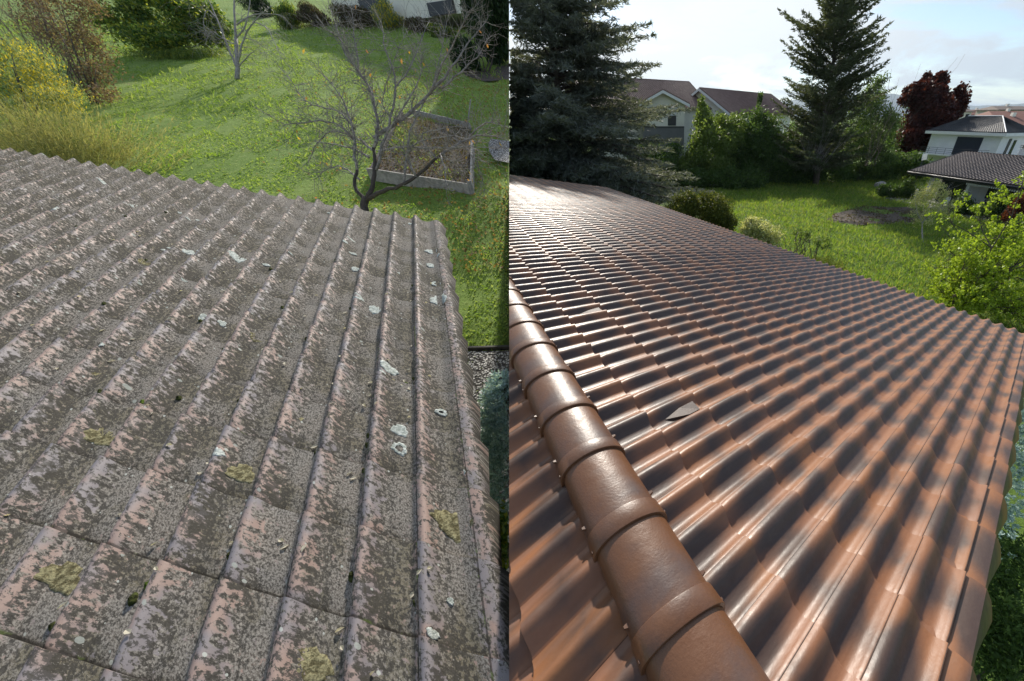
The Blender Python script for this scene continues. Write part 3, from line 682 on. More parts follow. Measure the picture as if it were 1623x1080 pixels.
t = bush('dry_shrub', 'tall shrub with tan autumn leaves and purplish bare twigs', 'shrub', b,
     [pxblob(125, 60, d0, 30, 75), pxblob(145, 120, d0, 26, 50), pxblob(75, 30, d0*1.03, 46, 60), pxblob(160, 150, d0*.98, 20, 22), pxblob(120, 0, d0, 45, 30)], 7500, .11, .05, MT['lf_tan'], -1, 20, .34)
mb = MB()
for i in range(26):
    q = hb(random.uniform(60, 160), random.uniform(120, 165)); branchy(mb, q, unit(np.array([.3+random.uniform(-.3, .3), .0, 1.])), random.uniform(2., 3.6), .02, 2, .4, 3, .2, 4, None, 0, .006)
mb.build('twigs', plain('purple_twig', (.11, .075, .07), .8, 8., .3), t, True, side=-1)
b = hb(110, 285); d0 = depth(b); t = thing('broom_shrub', 'spreading broom shrub of fine upright yellowish stems just beyond the old roof', 'shrub', b)
P = []; D = []
for i in range(1300):
    a = rng.uniform(0, 6.28); sp = abs(rng.normal(0, .55)); root = b + np.array([rng.normal(0, 1.05), rng.normal(0, .35), 0]); root[2] = hz(root[0], root[1])
    dd = unit(np.array([.25+math.cos(a)*sp+(root[0]-b[0])*.35, math.sin(a)*sp*.6, .85])); L = rng.uniform(1.0, 2.3)
    for s_ in np.linspace(.25, 1, 9): P.append(root+dd*L*s_+np.array([dd[0], dd[1], -.3])*s_*s_*.15); D.append(dd)
P = np.array(P); D = np.array(D); V1 = leaf_soup(P, .24, .012, D, .12)
V2 = leaf_soup(P+rng.normal(0, .03, P.shape), .045, .022); V3 = leaf_soup(P+rng.normal(0, .05, P.shape), .04, .02)
soup('stems', V1, MT['lf_broom'], t, -1); soup('foliage', np.concatenate([V2, V3]), MT['lf_broom'], t, -1)
b = hb(255, 88); d0 = depth(b)
bush('evergreen_shrub', 'large dark green shrub turning yellow on top beyond the lawn', 'shrub', b,
     [pxblob(205, 35, d0, 50, 45), pxblob(290, 25, d0, 55, 48), pxblob(250, 60, d0*.98, 60, 26), pxblob(330, 40, d0*1.02, 34, 36), pxblob(240, -20, d0*1.03, 70, 40)], 15000, .16, .06, MT['lf_mix'], -1, 26, .32)
b2 = hb(285, 93); t = thing('arching_grass', 'arching clump of dark green ornamental grass at the foot of the large shrub', 'plant', b2); P = []; D = []
for i in range(900):
    a = rng.uniform(0, 6.28); root = b2+np.array([rng.normal(0, 1.3), rng.normal(0, .3), 0]); root[2] = hz(root[0], root[1]); h = unit(np.array([math.cos(a), math.sin(a)*.6-.3, 0])); L = rng.uniform(.7, 1.3)
    for s_ in np.linspace(.1, 1, 7):
        P.append(root + h*L*s_*.8 + np.array([0, 0, L*(1.5*s_-1.45*s_*s_)])); D.append(unit(h*.8+np.array([0, 0, 1.5-2.9*s_])))
soup('blades', leaf_soup(np.array(P), .26, .02, np.array(D), .08), MT['lf_mix'], t, -1)
# bare trees on the lawn
def pxtree(name, label, base_uv, limbs, mats, depth_jit=.6, twig_levels=2, ntw=5, side=-1, rs=1., leaves=0, tl=.8, droop=0., base=None, d=None):
    b = hb(*base_uv) if base is None else base
    t = thing(name, label, 'tree', b); d0 = depth(b) if d is None else d
    trunk = MB(); tw = MB(); lp_ = []
    for (pts, r0, r1, wood) in limbs:
        n = len(pts); off = rng.normal(0, depth_jit); P = []
        for i, (u, v) in enumerate(pts):
            P.append(at(u, v, d0+off*i/(n-1)*(1 if wood != 'T' else 0)))
        # smooth
        Q = []
        for i in range(n-1):
            for s_ in (0, .33, .66): Q.append(P[i]*(1-s_)+P[i+1]*s_)
        Q.append(P[-1]); Q = np.array(Q)
        for _ in range(2): Q[1:-1] = (Q[:-2]+Q[1:-1]*2+Q[2:])/4
        Q[1:-1] += rng.normal(0, .012, Q[1:-1].shape)
        rad = [(r0+(r1-r0)*(i/(len(Q)-1)))*rs for i in range(len(Q))]
        (trunk if wood in 'T' else tw).tube(Q, rad, 7 if wood == 'T' else 5, True)
        if wood != 'T':
            for i in range(1, len(Q)):
                for _ in range(ntw):
                    if rng.uniform() > .55: continue
                    dr = unit(Q[i]-Q[i-1]); nd = unit(dr*.6+unit(rng.normal(size=3))*.8+np.array([.1, 0, .12-droop]))
                    branchy(tw, Q[i], nd, rng.uniform(.35, 1)*tl, max(.007, rad[i]*.35), twig_levels-1, .7, 3, .1-droop, 3, lp_, droop, .0045*rs)
    trunk.build('trunk', MT[mats[0]], t, True, side=side); tw.build('branches', MT[mats[1]], t, True, side=side)
    if leaves and lp_:
        lp_ = np.array(lp_); k = rng.integers(0, len(lp_), leaves); soup('leaves', leaf_soup(lp_[k]+rng.normal(0, .03, (leaves, 3)), .11, .05, (0, 0, -1), .6, .15), MT['dryleafy'], t, side)
    return t
MT['dryleafy'] = leafmat('last_autumn_leaf', [(.62, .42, .05), (.60, .30, .06), (.45, .20, .08), (.70, .52, .10)], .7, 1.2)
T = 'T'
pxtree('bare_fruit_tree', 'bare spreading fruit tree with lichen grey twigs and a few orange leaves', (576, 338),
 [([(576, 345), (578, 325), (580, 312)], .12, .095, T), ([(578, 318), (566, 303), (560, 290), (566, 270)], .06, .04, T), ([(582, 315), (590, 295), (596, 270), (592, 235)], .07, .045, T), ([(582, 316), (605, 303), (635, 296), (660, 280), (700, 245)], .07, .036, T),
  ([(566, 270), (560, 240), (562, 205), (548, 170), (540, 150), (515, 122)], .045, .012, 'B'), ([(560, 222), (548, 205), (520, 190), (480, 195), (452, 198)], .035, .012, 'B'), ([(562, 205), (545, 180), (515, 170), (485, 165), (455, 120)], .03, .01, 'B'),
  ([(592, 240), (575, 225), (555, 215), (525, 205), (503, 225), (490, 255)], .035, .01, 'B'), ([(592, 235), (600, 200), (592, 160), (585, 137), (566, 110), (545, 85), (533, 40), (525, 18)], .05, .012, 'B'), ([(585, 137), (560, 100), (545, 65), (515, 45)], .03, .008, 'B'), ([(590, 140), (570, 120), (565, 80), (560, 50), (557, 15)], .03, .008, 'B'),
  ([(585, 250), (560, 235), (530, 228), (500, 224)], .035, .012, 'B'), ([(596, 270), (610, 215), (625, 170), (628, 120), (610, 80), (605, 40)], .045, .01, 'B'), ([(626, 140), (650, 110), (665, 70), (680, 35)], .025, .007, 'B'),
  ([(640, 295), (650, 200), (665, 180), (690, 130), (700, 70), (712, 20)], .03, .008, 'B'), ([(592, 220), (640, 188), (680, 150), (715, 110), (745, 65), (770, 35)], .06, .01, 'B'), ([(680, 150), (700, 100), (725, 60), (740, 20)], .035, .008, 'B'), ([(700, 140), (730, 115), (760, 90), (775, 60)], .03, .008, 'B'),
  ([(700, 245), (730, 225), (755, 213), (780, 215), (803, 222)], .045, .010, 'B'), ([(745, 217), (770, 190), (800, 200)], .028, .008, 'B'), ([(698, 244), (706, 265), (708, 300)], .025, .01, 'B'), ([(660, 280), (640, 245), (660, 225), (720, 215)], .04, .012, 'B'),
  ([(690, 250), (660, 215), (690, 205), (740, 200)], .03, .008, 'B'), ([(570, 285), (545, 262), (520, 265), (498, 285)], .03, .008, 'B'), ([(700, 245), (722, 260), (738, 285)], .02, .006, 'B'), ([(630, 190), (600, 170), (620, 110), (640, 60)], .02, .006, 'B'), ([(610, 215), (640, 170), (670, 120), (668, 95)], .03, .007, 'B'),
  ([(720, 220), (745, 240), (760, 262), (768, 300)], .018, .005, 'B'), ([(600, 240), (640, 232), (690, 236), (735, 232), (790, 236)], .035, .008, 'B')], ('darktwig', 'twig'), .7, 2, 7, leaves=46, tl=.66, rs=.85)
pxtree('slender_bare_tree', 'slender pale grey bare tree with weeping twigs standing on the lawn', (376, 124),
 [([(376, 126), (377, 100), (374, 60)], .10, .07, T), ([(376, 108), (365, 85), (352, 50), (340, 20), (320, -20)], .055, .02, 'B'), ([(374, 60), (370, 20), (372, -30)], .06, .02, 'B'), ([(377, 100), (385, 60), (405, 30), (430, 10)], .045, .015, 'B'),
  ([(377, 108), (395, 85), (410, 78)], .03, .01, 'B'), ([(400, 35), (422, 40), (432, 62), (445, 90)], .03, .008, 'B'), ([(345, 30), (325, 10), (322, 40), (330, 60)], .03, .008, 'B'), ([(372, 70), (350, 60), (335, 45), (325, 70)], .03, .008, 'B'), ([(375, 40), (400, 22), (440, 22), (452, 28)], .04, .01, 'B'), ([(374, 60), (392, 40), (395, 5), (400, -30)], .04, .012, 'B'), ([(385, 60), (400, 62), (425, 80), (445, 92)], .022, .006, 'B')],
 ('greybark', 'greybark'), .5, 2, 3, tl=1.2, droop=.25)
# raised bed of old planks
def hpt(u, v, dz=0.): p = hillp(u, v); return p+np.array([0, 0, dz])
t = thing('raised_bed', 'old rectangular raised bed of dark weathered planks under the fruit tree', 'garden bed', hpt(665, 300))
def plankbar(p, q, h, th, name, mat, z0=0.):
    p = np.array(p); q = np.array(q); d = unit(q-p); nrm = unit(np.cross(d, [0, 0, 1.]))*th; mb = MB()
    mb.prism([p-[0, 0, .05], p+[0, 0, h], p+nrm+[0, 0, h], p+nrm-[0, 0, .05]], q-p); return mb.build(name, MT[mat], t, side=-1)
A_, B_, C_, D_ = hpt(590, 283), hpt(749, 309), hpt(752, 240), hpt(640, 190)
E_ = hpt(745, 205)
plankbar(A_, B_, .30, .07, 'front_plank', 'plank'); plankbar(B_, hpt(750, 238), .30, .06, 'side_plank', 'plank'); plankbar(hpt(658, 185), hpt(748, 207), .26, .06, 'back_plank', 'plank'); plankbar(A_, hpt(640, 188), .26, .06, 'side_plank', 'darkplank')
mb = MB(); p = hpt(749, 309); mb.box(p+[0, 0, .16], (.09, .09, .42)); mb.build('corner_post', MT['plank'], t, side=-1)
mb = MB(); c = [hpt(595, 280, .10), hpt(745, 304, .10), hpt(746, 209, .10), hpt(645, 190, .10)]; mb.add(c+[x-[0, 0, .15] for x in c], [(0, 1, 2, 3), (0, 4, 5, 1), (1, 5, 6, 2)]); mb.build('soil', MT['soil'], t, side=-1)
P = np.array([c[0]*(1-a)*(1-b)+c[1]*a*(1-b)+c[2]*a*b+c[3]*(1-a)*b for a, b in rng.uniform(0, 1, (1500, 2))])+[0, 0, .04]
V = leaf_soup(P, .09, .05, fold=.1); o = soup('leaf_litter', V, MT['lf_dry'], t, -1); o['kind'] = 'stuff'
P = P[:900]; V = leaf_soup(P+[0, 0, .15], .35, .012, (0.2, 0, 1), .6); soup('dead_stems', V, MT['lf_dry'], t, -1)
mb = MB(); p = hpt(742, 190); mb.tube([p, at(746, 158, depth(p))], .025, 5); tag(mb.build('garden_stake', MT['greybark'], None, side=-1, loc=p), 'thin pale wooden stake standing behind the raised bed', 'stake')
def hsheet(name, uvs, mat, dz, label, kind='structure'):
    c = [hpt(u, v, dz) for u, v in uvs]; o = mobj(name, c, [tuple(range(len(c)))], MT[mat], None, side=-1); return tag(o, kind=kind)
hsheet('gravel_path', [(776, 235), (780, 228), (812, 232), (812, 268), (786, 262), (777, 248)], 'gravel', .16, 'g')
# gravel strip by the house with a plank edging
c = [hill(735, 557, .06), hill(812, 556, .06), hill(812, 1100, .06), hill(735, 1100, .06)]
tag(mobj('gravel_strip', c, [(0, 1, 2, 3)], MT['gravel'], None, side=-1), kind='structure')
mb = MB(); p, q = hill(728, 558.5, .0), hill(815, 556, .0); mb.prism([p, p+[0, 0, .09], p+[0, .05, .09], p+[0, .05, 0]], q-p); tag(mb.build('edging_board', MT['darkplank'], None, side=-1, loc=p), 'dark timber edging board between the lawn and the pale gravel', 'edging')
# blue spruce beside the old roof
def spruce(name, label, apex_p, h, rad, nt_, mat, side, L=.055, seed=3):
    base = apex_p-np.array([0, 0, h]); t = thing(name, label, 'tree', base)
    mb = MB(); mb.tube([base, apex_p], [.06, .01], 6); mb.build('trunk', MT['bark'], t, True, side=side)
    P = []; D = []
    for i in range(nt_):
        f = rng.uniform(0, 1)**.75; z = -f*h; rr = rad*(f**.72)*rng.uniform(.62, 1.08); a = rng.uniform(0, 6.28)
        out = np.array([math.cos(a), math.sin(a), 0]); tip = apex_p+np.array([0, 0, z])+out*rr
        dr = unit(out*.8+np.array([0, 0, .35])+rng.normal(0, .2, 3))
        for k in range(26):
            s_ = k/26*.10; P.append(tip+dr*s_-dr*.03); D.append(unit(dr*.75+unit(rng.normal(size=3))*.75))
    P = np.array(P); D = np.array(D); soup('needles', leaf_soup(P+D*L*.4, L, L*.26, D, .1), mat, t, side)
    return t
p = at(793, 598, 2.75)
spruce('blue_spruce', 'small silvery blue spruce standing beside the old roof edge', p, 1.35, .52, 1500, MT['lf_blue'], -1, .040)
p = at(815, 860, 2.2)
bush('low_green_shrub', 'low glossy green shrub at the foot of the old roof edge', 'shrub', p-[0, 0, .5], [(p, (.28, .28, .3))], 1800, .05, .02, MT['lf_mix'], -1)
# rhododendron and drooping evergreen top right of the left garden
b = hb(770, 118); d0 = depth(b)
bush('leathery_evergreen', 'drooping dark leathery evergreen shrub over bare mulch by the pale house', 'shrub', b, [pxblob(765, 40, d0, 42, 50), pxblob(735, 90, d0*.98, 28, 32), pxblob(790, 10, d0, 40, 60), pxblob(790, 80, d0*1.04, 30, 25)], 9000, .24, .055, MT['lf_rhodo'], -1, 20, .36, D=(0.3, 0, -1), spread=.7)
c = [hpt(u, v, .07) for u, v in ((722, 88), (812, 66), (812, 128), (770, 132), (738, 122))]; tag(mobj('mulch_bed', c, [tuple(range(5))], MT['soil'], None, side=-1), kind='structure')
# dry border and low shrubs along the top of the lawn
for i, (u, v, ru, rv, m_, lb) in enumerate(((455, 28, 20, 30, 'lf_mix', 'dark clipped shrub next to the bare pale tree at the top of the lawn'), (495, 28, 30, 22, 'lf_dry', 'brown dried perennial clump left of the pale house'), (560, 30, 36, 20, 'lf_dry', 'withered border plants under the dark window of the pale house'), (615, 30, 26, 26, 'lf_yg', 'grey-green bush with yellowing leaves at the foot of the pale house'), (670, 42, 38, 15, 'lf_dry', 'low strip of dead flower stems along the pale wall'), (410, 12, 30, 22, 'lf_rhodo', 'small dark green bush at the top of the lawn beside the paving'), (700, 50, 26, 14, 'lf_mix', 'low creeping green plant by the dark bench'))):
    b = hb(u, v+rv*.7); d0 = depth(b); bush('border_plant', lb, 'plant', b, [pxblob(u, v, d0, ru, rv)], 3800, .16, .035, MT[m_], -1, 14, .4, D=(.2, 0, 1), spread=.8, stems=3)
P = np.array([hb(rng.uniform(480, 760), rng.uniform(38, 60)) for i in range(420)]); V = leaf_soup(P+[0, 0, .35], 1.0, .02, (.2, 0, 1), .25)
tag(soup('dead_stems', V, MT['lf_dry'], None, -1), 'thin dead flower stems standing along the top border', None, None, 'stuff')
# pale house at the top of the left garden
dW = depth(hb(640, 40)); t = thing('pale_house', 'pale cream rendered house with a dark door at the top edge of the lawn', 'house', hb(640, 38))
wl = hb(538, 36); wr = hb(812, 60); wl[2] -= .5; wr[2] = wl[2]; d = wr-wl; wdn = unit(np.array([-d[1], d[0], 0]))
mb = MB(); mb.prism([wl, wr, wr+wdn*6, wl+wdn*6], (0, 0, 3.2)); mb.build('wall', MT['cream'], t, side=-1)
def wq(name, u0, u1, v0, v1, mat, proud=.04):
    # rectangle on the wall plane from pixel bounds at its middle height
    out = []
    for u in (u0, u1):
        for v in (v0, v1):
            r = ray(u, v); s_ = ((wl-CAM)@wdn)/(r@wdn); out.append(CAM+r*s_)
    a, b_, c_, d_ = out; z0 = min(b_[2], d_[2]); z1 = max(a[2], c_[2]); x0 = (a+b_)/2; x1 = (c_+d_)/2
    P = [np.array([x0[0], x0[1], z0]), np.array([x1[0], x1[1], z0]), np.array([x1[0], x1[1], z1]), np.array([x0[0], x0[1], z1])]
    mb = MB(); mb.prism([p-wdn*proud for p in P], wdn*(proud-.003)); return mb.build(name, MT[mat], t, side=-1)
wq('door', 568, 612, -25, 26, 'dark'); wq('window', 682, 722, 6, 22, 'dark', .25)
rf_ = [wl+[0, 0, 3.2]-wdn*.6-unit(d)*.6, wr+[0, 0, 3.2]-wdn*.6+unit(d)*.6, wr+[0, 0, 4.2]+wdn*3, wl+[0, 0, 4.2]+wdn*3]
mb = MB(); mb.prism(rf_, (0, 0, .2)); mb.build('roof', MT['far_roof'], t, side=-1)
# ------------------------------------------------------------------ right garden
MT['lf_cedar'] = leafmat('cedar_needle', [(.075, .09, .075), (.12, .14, .12), (.18, .20, .175), (.09, .105, .09)], .6, 1.1)
MT['lf_cedar2'] = leafmat('dull_cedar_needle', [(.05, .065, .035), (.08, .10, .055), (.11, .13, .075)], .6, 1.1)
MT['lf_spring'] = leafmat('spring_leaf', [(.07, .11, .025), (.11, .165, .04), (.17, .23, .065), (.09, .14, .03)], .5, 1.7)
MT['lf_hedge'] = leafmat('hedge_leaf', [(.04, .075, .02), (.065, .12, .03), (.10, .165, .04)], .5, 1.4)
MT['lf_purple'] = leafmat('purple_leaf', [(.030, .008, .008), (.055, .014, .012), (.09, .025, .018), (.025, .007, .008)], .5, 1.3)
MT['lf_yew'] = leafmat('golden_yew_needle', [(.05, .08, .012), (.12, .14, .02), (.02, .04, .01), (.22, .22, .04)], .6, 1.2)
MT['lf_pale'] = leafmat('cream_edged_leaf', [(.28, .32, .10), (.45, .46, .22), (.55, .55, .32), (.18, .25, .07)], .5, 1.3)
MT['lf_bright'] = leafmat('fresh_maple_leaf', [(.14, .21, .018), (.22, .31, .026), (.30, .39, .05), (.18, .26, .025)], .45, 1.8)
MT['lf_red'] = leafmat('red_leaf', [(.12, .03, .02), (.22, .07, .04), (.08, .05, .02)], .5, 1.2)
MT['lf_will'] = leafmat('willow_leaf', [(.05, .10, .025), (.09, .15, .035), (.14, .20, .05), (.03, .06, .02)], .5, 1.5)
def cedar(name, label, base, h, prof, nbr, mat, side, az=None, dens=1., nl=.26, nw=.035, lift=.1, sprayw=.36, seed=5, leanx=0., r0=.35, zmin=.5, tipdroop=.25, step=.30):
    """prof(f): branch length at height fraction f"""
    g = np.random.default_rng(seed); base = np.array(base, float); t = thing(name, label, 'tree', base)
    mb = MB(); top = base+np.array([leanx, 0, h]); pts = [base*(1-s_)+top*s_ for s_ in np.linspace(0, 1, 8)]; mb.tube(pts, [r0*(1-.93*s_) for s_ in np.linspace(0, 1, 8)], 8); mb.build('trunk', MT['bark'], t, True, side=side)
    lb = MB(); P = []; D = []
    for i in range(nbr):
        f = zmin/h+(1-zmin/h)*(i+g.uniform(0, 1))/nbr; z = f*h; a = g.uniform(0, 6.28) if az is None else g.uniform(*az)
        L = prof(f)*g.uniform(.7, 1.12)*(1 if lift < .3 else g.uniform(.6, 1.12)); out = np.array([math.cos(a), math.sin(a), 0]); p = base+(top-base)*f; q = p.copy(); pts = [p]; m_ = 8; sideways = np.array([-out[1], out[0], 0])
        el = lift+g.normal(0, .10)+.25*f
        for j in range(m_):
            s_ = (j+1)/m_; q = q+(out*math.cos(el)+np.array([0, 0, math.sin(el)-tipdroop*s_*1.3+(.20 if s_ > .8 else 0)]))*L/m_; pts.append(q.copy())
        lb.tube(pts[:-1], [max(.012, .03*L*(1-.9*x/m_)*.45) for x in range(m_)], 4, False)
        # flat lateral sprays
        na = int(max(3, L/step*dens))
        for k in range(na):
            s_ = (k+g.uniform(.2, 1))/na; s_ = .12+.9*s_ if s_ < .97 else s_
            if s_ > 1: s_ = 1.
            x = s_*m_; j = min(int(x), m_-1); c = pts[j]*(1-(x-j))+pts[j+1]*(x-j); dj = unit(pts[j+1]-pts[j])
            for sg in (-1, 1):
                ln = L*sprayw*(1.05-s_)*g.uniform(.6, 1.2)+.25; dr = unit(dj*.75+sideways*sg*g.uniform(.5, 1.)+np.array([0, 0, g.normal(-.08, .12)]))
                kk = max(2, int(ln/(nl*.42)))
                for m2 in range(kk):
                    u_ = (m2+g.uniform(0, 1))/kk; pt = c+dr*ln*u_+np.array([0, 0, -.10*ln*u_*u_])
                    P.append(pt+g.normal(0, .035, 3)); D.append(unit(dr+g.normal(0, .45, 3)))
                    P.append(pt+g.normal(0, .06, 3)); D.append(unit(dr+g.normal(0, .6, 3)))
    P = np.array(P); D = np.array(D)
    lb.build('branches', MT['bark'], t, True, side=side); soup('needles', leaf_soup(P, nl, nw, D, .15), mat, t, side); return t
# big cedar at the seam
b = gnd(868, 330); b = np.array([-8.0, 33., 0])
cedar('blue_cedar', 'huge dark blue cedar with long layered branches beyond the new roof', b, 18.3, lambda f: 13.2*(1-f)**.50*(1 if f < .45 else .86)+.6, 270, MT['lf_cedar'], 1, nl=.50, nw=.075, dens=1.1, seed=8, sprayw=.34, r0=.5, zmin=.3, lift=.12, tipdroop=.32)
# tall cedar on the skyline with bare suckers in front
b = gnd(1288, 285); b = np.array([14.5, 52., 0.])
bx = at(1290, 270, 50.)[0]
b[0] = bx-.6
cedar('tall_conifer', 'tall ragged conifer on the skyline behind bare upright stems', b, 22.0, lambda f: (7.2 if f < .62 else 7.0*((1.05-f)/.43)**.55), 250, MT['lf_cedar2'], 1, nl=.52, nw=.11, dens=1.15, seed=21, sprayw=.34, leanx=-1.6, r0=.45, zmin=1.5, tipdroop=.12, lift=.38, step=.42)
def stemfan(name, label, u, v, d, n, h, mat='twig', spreadx=.5, cat='shrub', lv=1, r=.03):
    b = at(u, v, d); b[2] = max(b[2], 0); t = thing(name, label, cat, b); mb = MB()
    for i in range(n):
        q = b+np.array([rng.normal(0, .5), rng.normal(0, .4), -.1]); branchy(mb, q, unit(np.array([rng.normal(0, spreadx)+.12, rng.normal(0, .2), 1.])), h*rng.uniform(.6, 1.05), r, lv, .25, 3, .3, 3, None, 0, .012)
    mb.build('stems', MT[mat], t, True, side=1); return t
stemfan('bare_shrub', 'fan of tall bare pale stems in front of the tall conifer', 1287, 268, 46, 30, 6.5, 'twig', .34, 'shrub', 1, .035)
g0 = lambda u, v, d: np.array([at(u, v, d)[0], at(u, v, d)[1], 0.])
def rb(name, label, u, v, d, blobs, n_, L, Wd, mat, clumps=18, cr=.36, **kw):
    return bush(name, label, kw.pop('cat', 'shrub'), g0(u, v, d), [pxblob(a_, b_, d*kw.get('ds', 1.), c_*1.2, e_*1.17) for (a_, b_, c_, e_) in blobs], n_, L, Wd, MT[mat], 1, clumps, cr, **{k: x for k, x in kw.items() if k not in ('ds',)})
rb('spring_shrub', 'big yellow-green spring shrub below the white gable', 1110, 290, 48, [(1130, 240, 50, 50), (1118, 200, 20, 30), (1155, 220, 30, 36), (1090, 268, 20, 24), (1112, 176, 9, 22)], 16000, .26, .11, 'lf_spring', 40, .26)
rb('hedge_shrub', 'dark green spreading shrub between the yellow-green shrub and the bare stems', 1205, 292, 49, [(1195, 245, 40, 50), (1235, 262, 38, 38), (1200, 205, 30, 34), (1165, 275, 40, 24), (1262, 278, 22, 18)], 14000, .26, .11, 'lf_hedge', 36, .28)
rb('hedge_shrub', 'dark green low shrub in the shade between the cedar and the yellow-green shrub', 1050, 292, 48, [(1050, 262, 36, 34), (1020, 250, 30, 30), (1085, 285, 30, 16)], 8000, .26, .11, 'lf_hedge', 26, .3)
rb('willow_shrub', 'tall loose light green shrub right of the bare stems', 1360, 285, 51, [(1370, 200, 40, 60), (1345, 240, 40, 40), (1400, 215, 28, 50), (1385, 150, 20, 30), (1330, 262, 24, 20), (1390, 262, 38, 26)], 16000, .24, .085, 'lf_will', 60, .20, cat='shrub')
stemfan('bare_shrub', 'thin bare wispy stems rising above the loose light green shrub', 1378, 262, 45, 12, 7.5, 'bark', .22, 'shrub', 1, .03)
rb('slim_column_tree', 'slim ivy covered pole of a tree left of the tall conifer', 1206, 230, 52, [(1203, 180, 5, 16), (1205, 155, 4, 14), (1203, 200, 6, 14)], 900, .25, .1, 'lf_hedge', 8, .5, cat='tree')
b = g0(1475, 262, 60); b = at(1475, 240, 60); b[2] = 0
bush('purple_maple', 'broad dark purple-leaved maple tree left of the low tiled house', 'tree', b, [pxblob(1470, 200, 60, 46, 58), pxblob(1455, 155, 60, 36, 30), pxblob(1484, 135, 60, 22, 22), pxblob(1510, 170, 60, 24, 34), pxblob(1440, 225, 60, 28, 34), pxblob(1500, 220, 60, 30, 30), pxblob(1468, 128, 60, 10, 15), pxblob(1475, 175, 60, 40, 40)], 26000, .34, .24, MT['lf_purple'], 1, 60, .22, stems=8)
rb('round_yew', 'lower golden-tipped yew bush by the new roof, left of its twin', 1090, 345, 20, [(1082, 335, 28, 28), (1062, 345, 21, 21), (1092, 322, 19, 21)], 9500, .085, .03, 'lf_yew', 40, .26)
rb('round_yew', 'taller rounded golden-tipped yew bush by the new roof, right of its twin', 1135, 350, 20, [(1132, 340, 34, 34), (1120, 324, 22, 22), (1148, 352, 22, 24)], 12500, .085, .03, 'lf_yew', 40, .26)
rb('pale_leaved_shrub', 'small cream-green variegated shrub beside the eaves', 1205, 385, 19, [(1200, 366, 28, 24), (1218, 376, 24, 20), (1188, 358, 18, 14)], 4500, .10, .04, 'lf_pale', 22, .34)
stemfan('rose_bush', 'small dark stemmed rose bush standing in the meadow by the eaves', 1266, 403, 17, 12, .9, 'bark', .7, 'shrub', 1, .018)
b_ = at(1266, 390, 17); t = None
rb('rose_leaves_shrub', 'thin leafy low shrub right of the dark stemmed rose bush', 1300, 395, 17.5, [(1305, 385, 18, 12), (1270, 375, 16, 12)], 700, .07, .035, 'lf_spring', 14, .35)
rb('low_dark_bush', 'low dark olive bush poking up behind the roof eaves', 1312, 425, 14.5, [(1310, 420, 26, 16), (1335, 432, 16, 14), (1290, 414, 16, 12)], 4200, .05, .014, 'lf_yew', 20, .4, D=(0, 0, 1), spread=.8)
rb('low_garden_shrub', 'low mounded green shrub beside the grey stone', 1418, 315, 40.5, [(1415, 303, 18, 13), (1437, 300, 14, 18), (1400, 302, 12, 10)], 3500, .16, .07, 'lf_hedge', 20, .34)
rb('patio_shrub', 'grey-green shrub against the wall left of the dark garden swing', 1512, 340, 33.5, [(1520, 322, 16, 20), (1540, 330, 18, 16)], 2400, .13, .05, 'lf_hedge', 16, .36)
rb('patio_shrub', 'green shrub below the glass doors right of the dark garden swing', 1580, 345, 31, [(1580, 325, 18, 20), (1562, 335, 14, 14)], 2600, .13, .05, 'lf_will', 16, .36)
rb('red_leaved_shrub', 'red-leaved shrub at the right edge in front of the low tiled house', 1616, 345, 29.5, [(1616, 328, 15, 22), (1600, 340, 10, 12)], 1800, .12, .06, 'lf_red', 14, .36)
rb('hedge_shrub', 'broad dark hedge mass filling the gap below the tall conifer', 1250, 290, 50, [(1235, 255, 40, 36), (1275, 265, 36, 26), (1310, 270, 36, 24), (1215, 275, 40, 20)], 14000, .26, .11, 'lf_hedge', 36, .28)
rb('hedge_shrub', 'dark shaded hedge below the purple maple', 1420, 285, 52, [(1420, 262, 34, 22), (1450, 262, 30, 20), (1385, 275, 36, 16), (1350, 278, 30, 14)], 9000, .26, .11, 'lf_hedge', 30, .28)
rb('hedge_shrub', 'dark hedge at the foot of the yellow-green shrub', 1120, 295, 46.5, [(1100, 285, 40, 18), (1150, 285, 40, 22), (1190, 288, 34, 18)], 9000, .24, .10, 'lf_hedge', 30, .28)
rb('spring_shrub', 'mid green leafy shrub filling the middle of the hedge left of the tall conifer', 1200, 292, 49.5, [(1165, 225, 34, 44), (1215, 225, 34, 42), (1245, 240, 24, 38), (1140, 205, 22, 28)], 15000, .24, .10, 'lf_will', 40, .28)
# bright maple near the roof, in clusters
b = np.array([13.2, 14.6, 0.])
t = thing('bright_maple', 'young maple with bright yellow-green spring leaves behind the corner of the new roof', 'tree', b)
mb = MB(); Pp = []; 
def limb(p, d, L, r, lv):
    pts = [p]; q = p.copy(); dd = d
    for i in range(4): dd = unit(dd+rng.normal(0, .12, 3)+np.array([0, 0, .08])); q = q+dd*L/4; pts.append(q.copy())
    mb.tube(pts, [r*(1-.15*i) for i in range(5)], 5, False)
    if lv <= 1: Pp.extend(pts[1:])
    if lv: 
        for i in range(5): limb(pts[rng.integers(1, 5)], unit(dd*.6+unit(rng.normal(size=3))*.85), L*rng.uniform(.5, .75), r*.5, lv-1)
mb.tube([b, b+np.array([.1, 0, 1.2])], [.12, .10], 8)
for tgt in ((1600, 350), (1575, 375), (1545, 400), (1525, 430), (1565, 430), (1605, 395), (1635, 440), (1545, 455), (1590, 460), (1510, 450), (1640, 370), (1600, 490), (1570, 480), (1620, 420), (1585, 405), (1540, 480)):
    e = at(tgt[0], tgt[1]+12, rng.uniform(14.2, 17.2)); p = b+np.array([.1, 0, rng.uniform(.6, 1.2)]); limb(p, unit(e-p), np.linalg.norm(e-p)*.85, .05, 2)
mb.build('trunk', MT['bark'], t, True, side=1)
